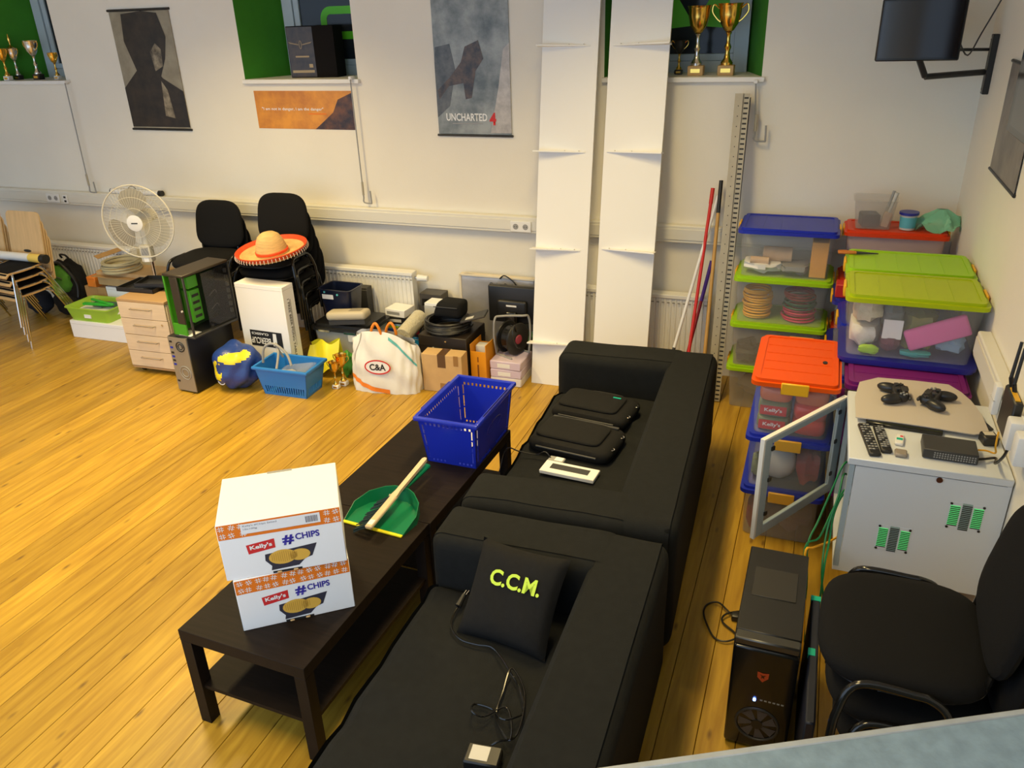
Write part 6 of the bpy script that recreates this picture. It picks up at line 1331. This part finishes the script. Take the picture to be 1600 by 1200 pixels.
for px, py, s, lb in ((508, 606, .50, 'small gold cup trophy on the floor, front of two'), (520, 601, .58, 'small gold cup trophy on the floor, behind the shorter one')):
    p = F(px, py); trophy(p.x+.085, p.y+.02, 0, s, lb, GOLD, WPL, 'small gold cups on the floor', 1)
# ---------------------------------------------------------------- orange bag, reel, lilac packs, monitor, silver bag
a, b = F(731, 598), F(754, 590); t = thing('paper_bag', 'open orange paper carrier bag beside the lilac packs', 'bag', (-2.137, a.y+.11, 0), .0); OB = M('orange_paper', (.80, .33, .01), .6); mb = MB(); w, d, h = .058, .10, .30
for s in (-1, 1): mb.box(s*w-.002, s*w+.002, -d, d, 0, h).box(-w, w, s*d-.002, s*d+.002, 0, h-.05)
mb.box(-w, w, -d, d, 0, .003); obj('bag_body', mb, OB, t, False); text('lettering', 'ORANGE', .01, .01, PRINT_K, t, basis((0, -d-.004, .14), (0, 0, 1), (-1, 0, 0))) if False else decal('print_line', [rect(-.008, .05, .004, .15), rect(-.006, .17, .003, .21)], M('print_brown', (.25, .08, .01), .6), t, basis((0, -d-.003, 0), (1, 0, 0), (0, 0, 1)))
solo('grey_device', MB().rbox(-.045, .045, -.04, .04, 0, .27, .01, 2), LGREY, 'pale grey device standing inside the orange bag', 'device', (-2.137, a.y+.11, .0035), .0)
LIL = M('lilac_paper', (.60, .50, .62), .5); a, b = F(757, 602), F(816, 600); x0 = -2.058; w = .119
for i, (lb, mt_, rz) in enumerate((('lowest white and lilac paper pack on the floor', M('pack_white', (.70, .66, .64), .5), .06), ('middle lilac paper pack under the cable reel', LIL, .10), ('upper torn lilac paper pack under the cable reel', LIL, .02))):
    t = thing('paper_pack', lb, 'pack', (x0+w, a.y+.14, .0632*i), rz*.3, 'paper packs under the cable reel'); obj('pack', MB().box(-w*.98, w*.98, -.11, .14, 0, .0632, .006), mt_, t); obj('printed_band', MB().box(-w*.5, w*.3, -.1112, -.11, .015, .045), WPL if i else LIL, t)
rx, ry, rz0 = -1.938, 4.985, .1888
t = thing('cable_reel', 'black cable reel with a grey tube frame on the lilac packs', 'cable reel', (rx, ry, rz0), 1.2)
for s in (-1, 1): obj('reel_flange', MB().lathe([(.015, 0), (.115, .0), (.12, .006), (.115, .012), (.015, .012)], 28, mt=R3(PI/2, 0, 0, (0, s*.05+.006, .125))), BLK, t)
obj('wound_cable', MB().lathe([(.03, -.045), (.09, -.045), (.094, -.02), (.09, 0), (.094, .02), (.09, .045), (.03, .045)], 24, mt=R3(PI/2, 0, 0, (0, 0, .125))), BLKG, t); obj('hub', MB().lathe([(.0, .057), (.035, .06), (.03, .066), (.004, .068)], 18, mt=R3(PI/2, 0, 0, (0, 0, .125))), M('reel_red', (.3, .03, .06), .4), t)
obj('carry_frame', MB().tube([(.08, -.085, .005), (.10, -.085, .15), (.09, -.08, .275), (.05, -.06, .29), (-.05, .06, .29), (-.09, .08, .275), (-.10, .085, .15), (-.08, .085, .005)], .008, smooth=4), GREY, t); obj('foot_bar', MB().tube([(.08, -.085, .006), (.09, .07, .006)], .007).tube([(-.08, .085, .006), (-.09, -.07, .006)], .007), GREY, t)
obj('loose_lead', MB().tube([(.0, -.07, .06), (-.06, -.09, .10), (-.09, -.085, .20), (-.05, -.07, .25), (-.02, -.062, .19)], .005, smooth=5, n=6), BLK, t)
t, w, d, h = crate('dark_carton', 'dark carton with a green lid under the black monitor', 'carton', 778, 826, 5.16, .17, 0, .215, DGREY); obj('green_lid', MB().box(-w-.004, w+.004, -d-.004, d+.004, h, h+.018, .003), M('dull_green', (.06, .22, .07), .5), t)
mx0, mx1 = Xat(769, 5.22, .45), Xat(834, 5.22, .45); zb, ztp = .30, Zat(447, mx0+.1, 5.22)
t = thing('monitor', 'black computer monitor seen from behind on its stand', 'monitor', ((mx0+mx1)/2, 5.22, .2335), .0); w = (mx1-mx0)/2+.03
obj('rear_shell', MB().rbox(-w, w, 0, .05, zb-.2335+.03, ztp-.2335, .012, 3), BLK, t); obj('bulge', MB().rbox(-w*.6, w*.6, -.03, .01, .15, .28, .02, 3), BLK, t); obj('stand_column', MB().rbox(-.045, .045, -.055, .0, .01, .20, .014, 3), BLKG, t); obj('stand_foot', MB().pad(.24, .17, .016, 3, 24, mt=R3(loc=(0, -.02, 0)), dome=0), BLKG, t); obj('rating_label', MB().box(-.04, .04, -.0325, -.0295, .235, .247), PAPER, t); obj('screen', MB().box(-w+.015, w-.015, .05, .052, .11, ztp-.25), BLKG, t)
sx0, sx1 = Xat(721, 5.36, .35), Xat(836, 5.36, .35); sz = Zat(432, sx0+.2, 5.36)
SVB = M('silver_film', (.40, .39, .40), .38, metal=.3, bump=.6, bscale=9, var=.1, vscale=6)
t = thing('insulated_bag', 'large silver insulated bag with recycling symbols leaning on the wall', 'bag', ((sx0+sx1)/2, 5.385, .004)); w = (sx1-sx0)/2
obj('bag_body', MB().rbox(-w, w, -.02, .02, 0, sz, .015, 2, sub=10, fn=wr(3, .005)), SVB, t); obj('seam_left', MB().box(-w-.006, -w+.012, -.026, .02, .0, sz, .003), M('cream_seam', (.70, .62, .48), .6), t); obj('top_seam', MB().box(-w, w, -.026, .024, sz-.012, sz+.004, .003), M('cream_seam', (.70, .62, .48), .6), t)
for i, px in enumerate((766, 776, 788, 800)):
    x = Xat(px, 5.33, .55)-(sx0+sx1)/2; r = .016; decal('recycling_symbol', arcring(x, sz-.06, r, r*1.05, .005, 3 if i % 2 else 16), PRINT_K, t, basis((0, -.031, 0), (1, 0, 0), (0, 0, 1)))
obj('carry_cord', MB().tube([(w*.1, -.03, sz-.01), (w*.25, -.04, sz+.02), (w*.5, -.04, sz-.03), (w*.62, -.035, sz-.10)], .005, smooth=5), BLK, t)
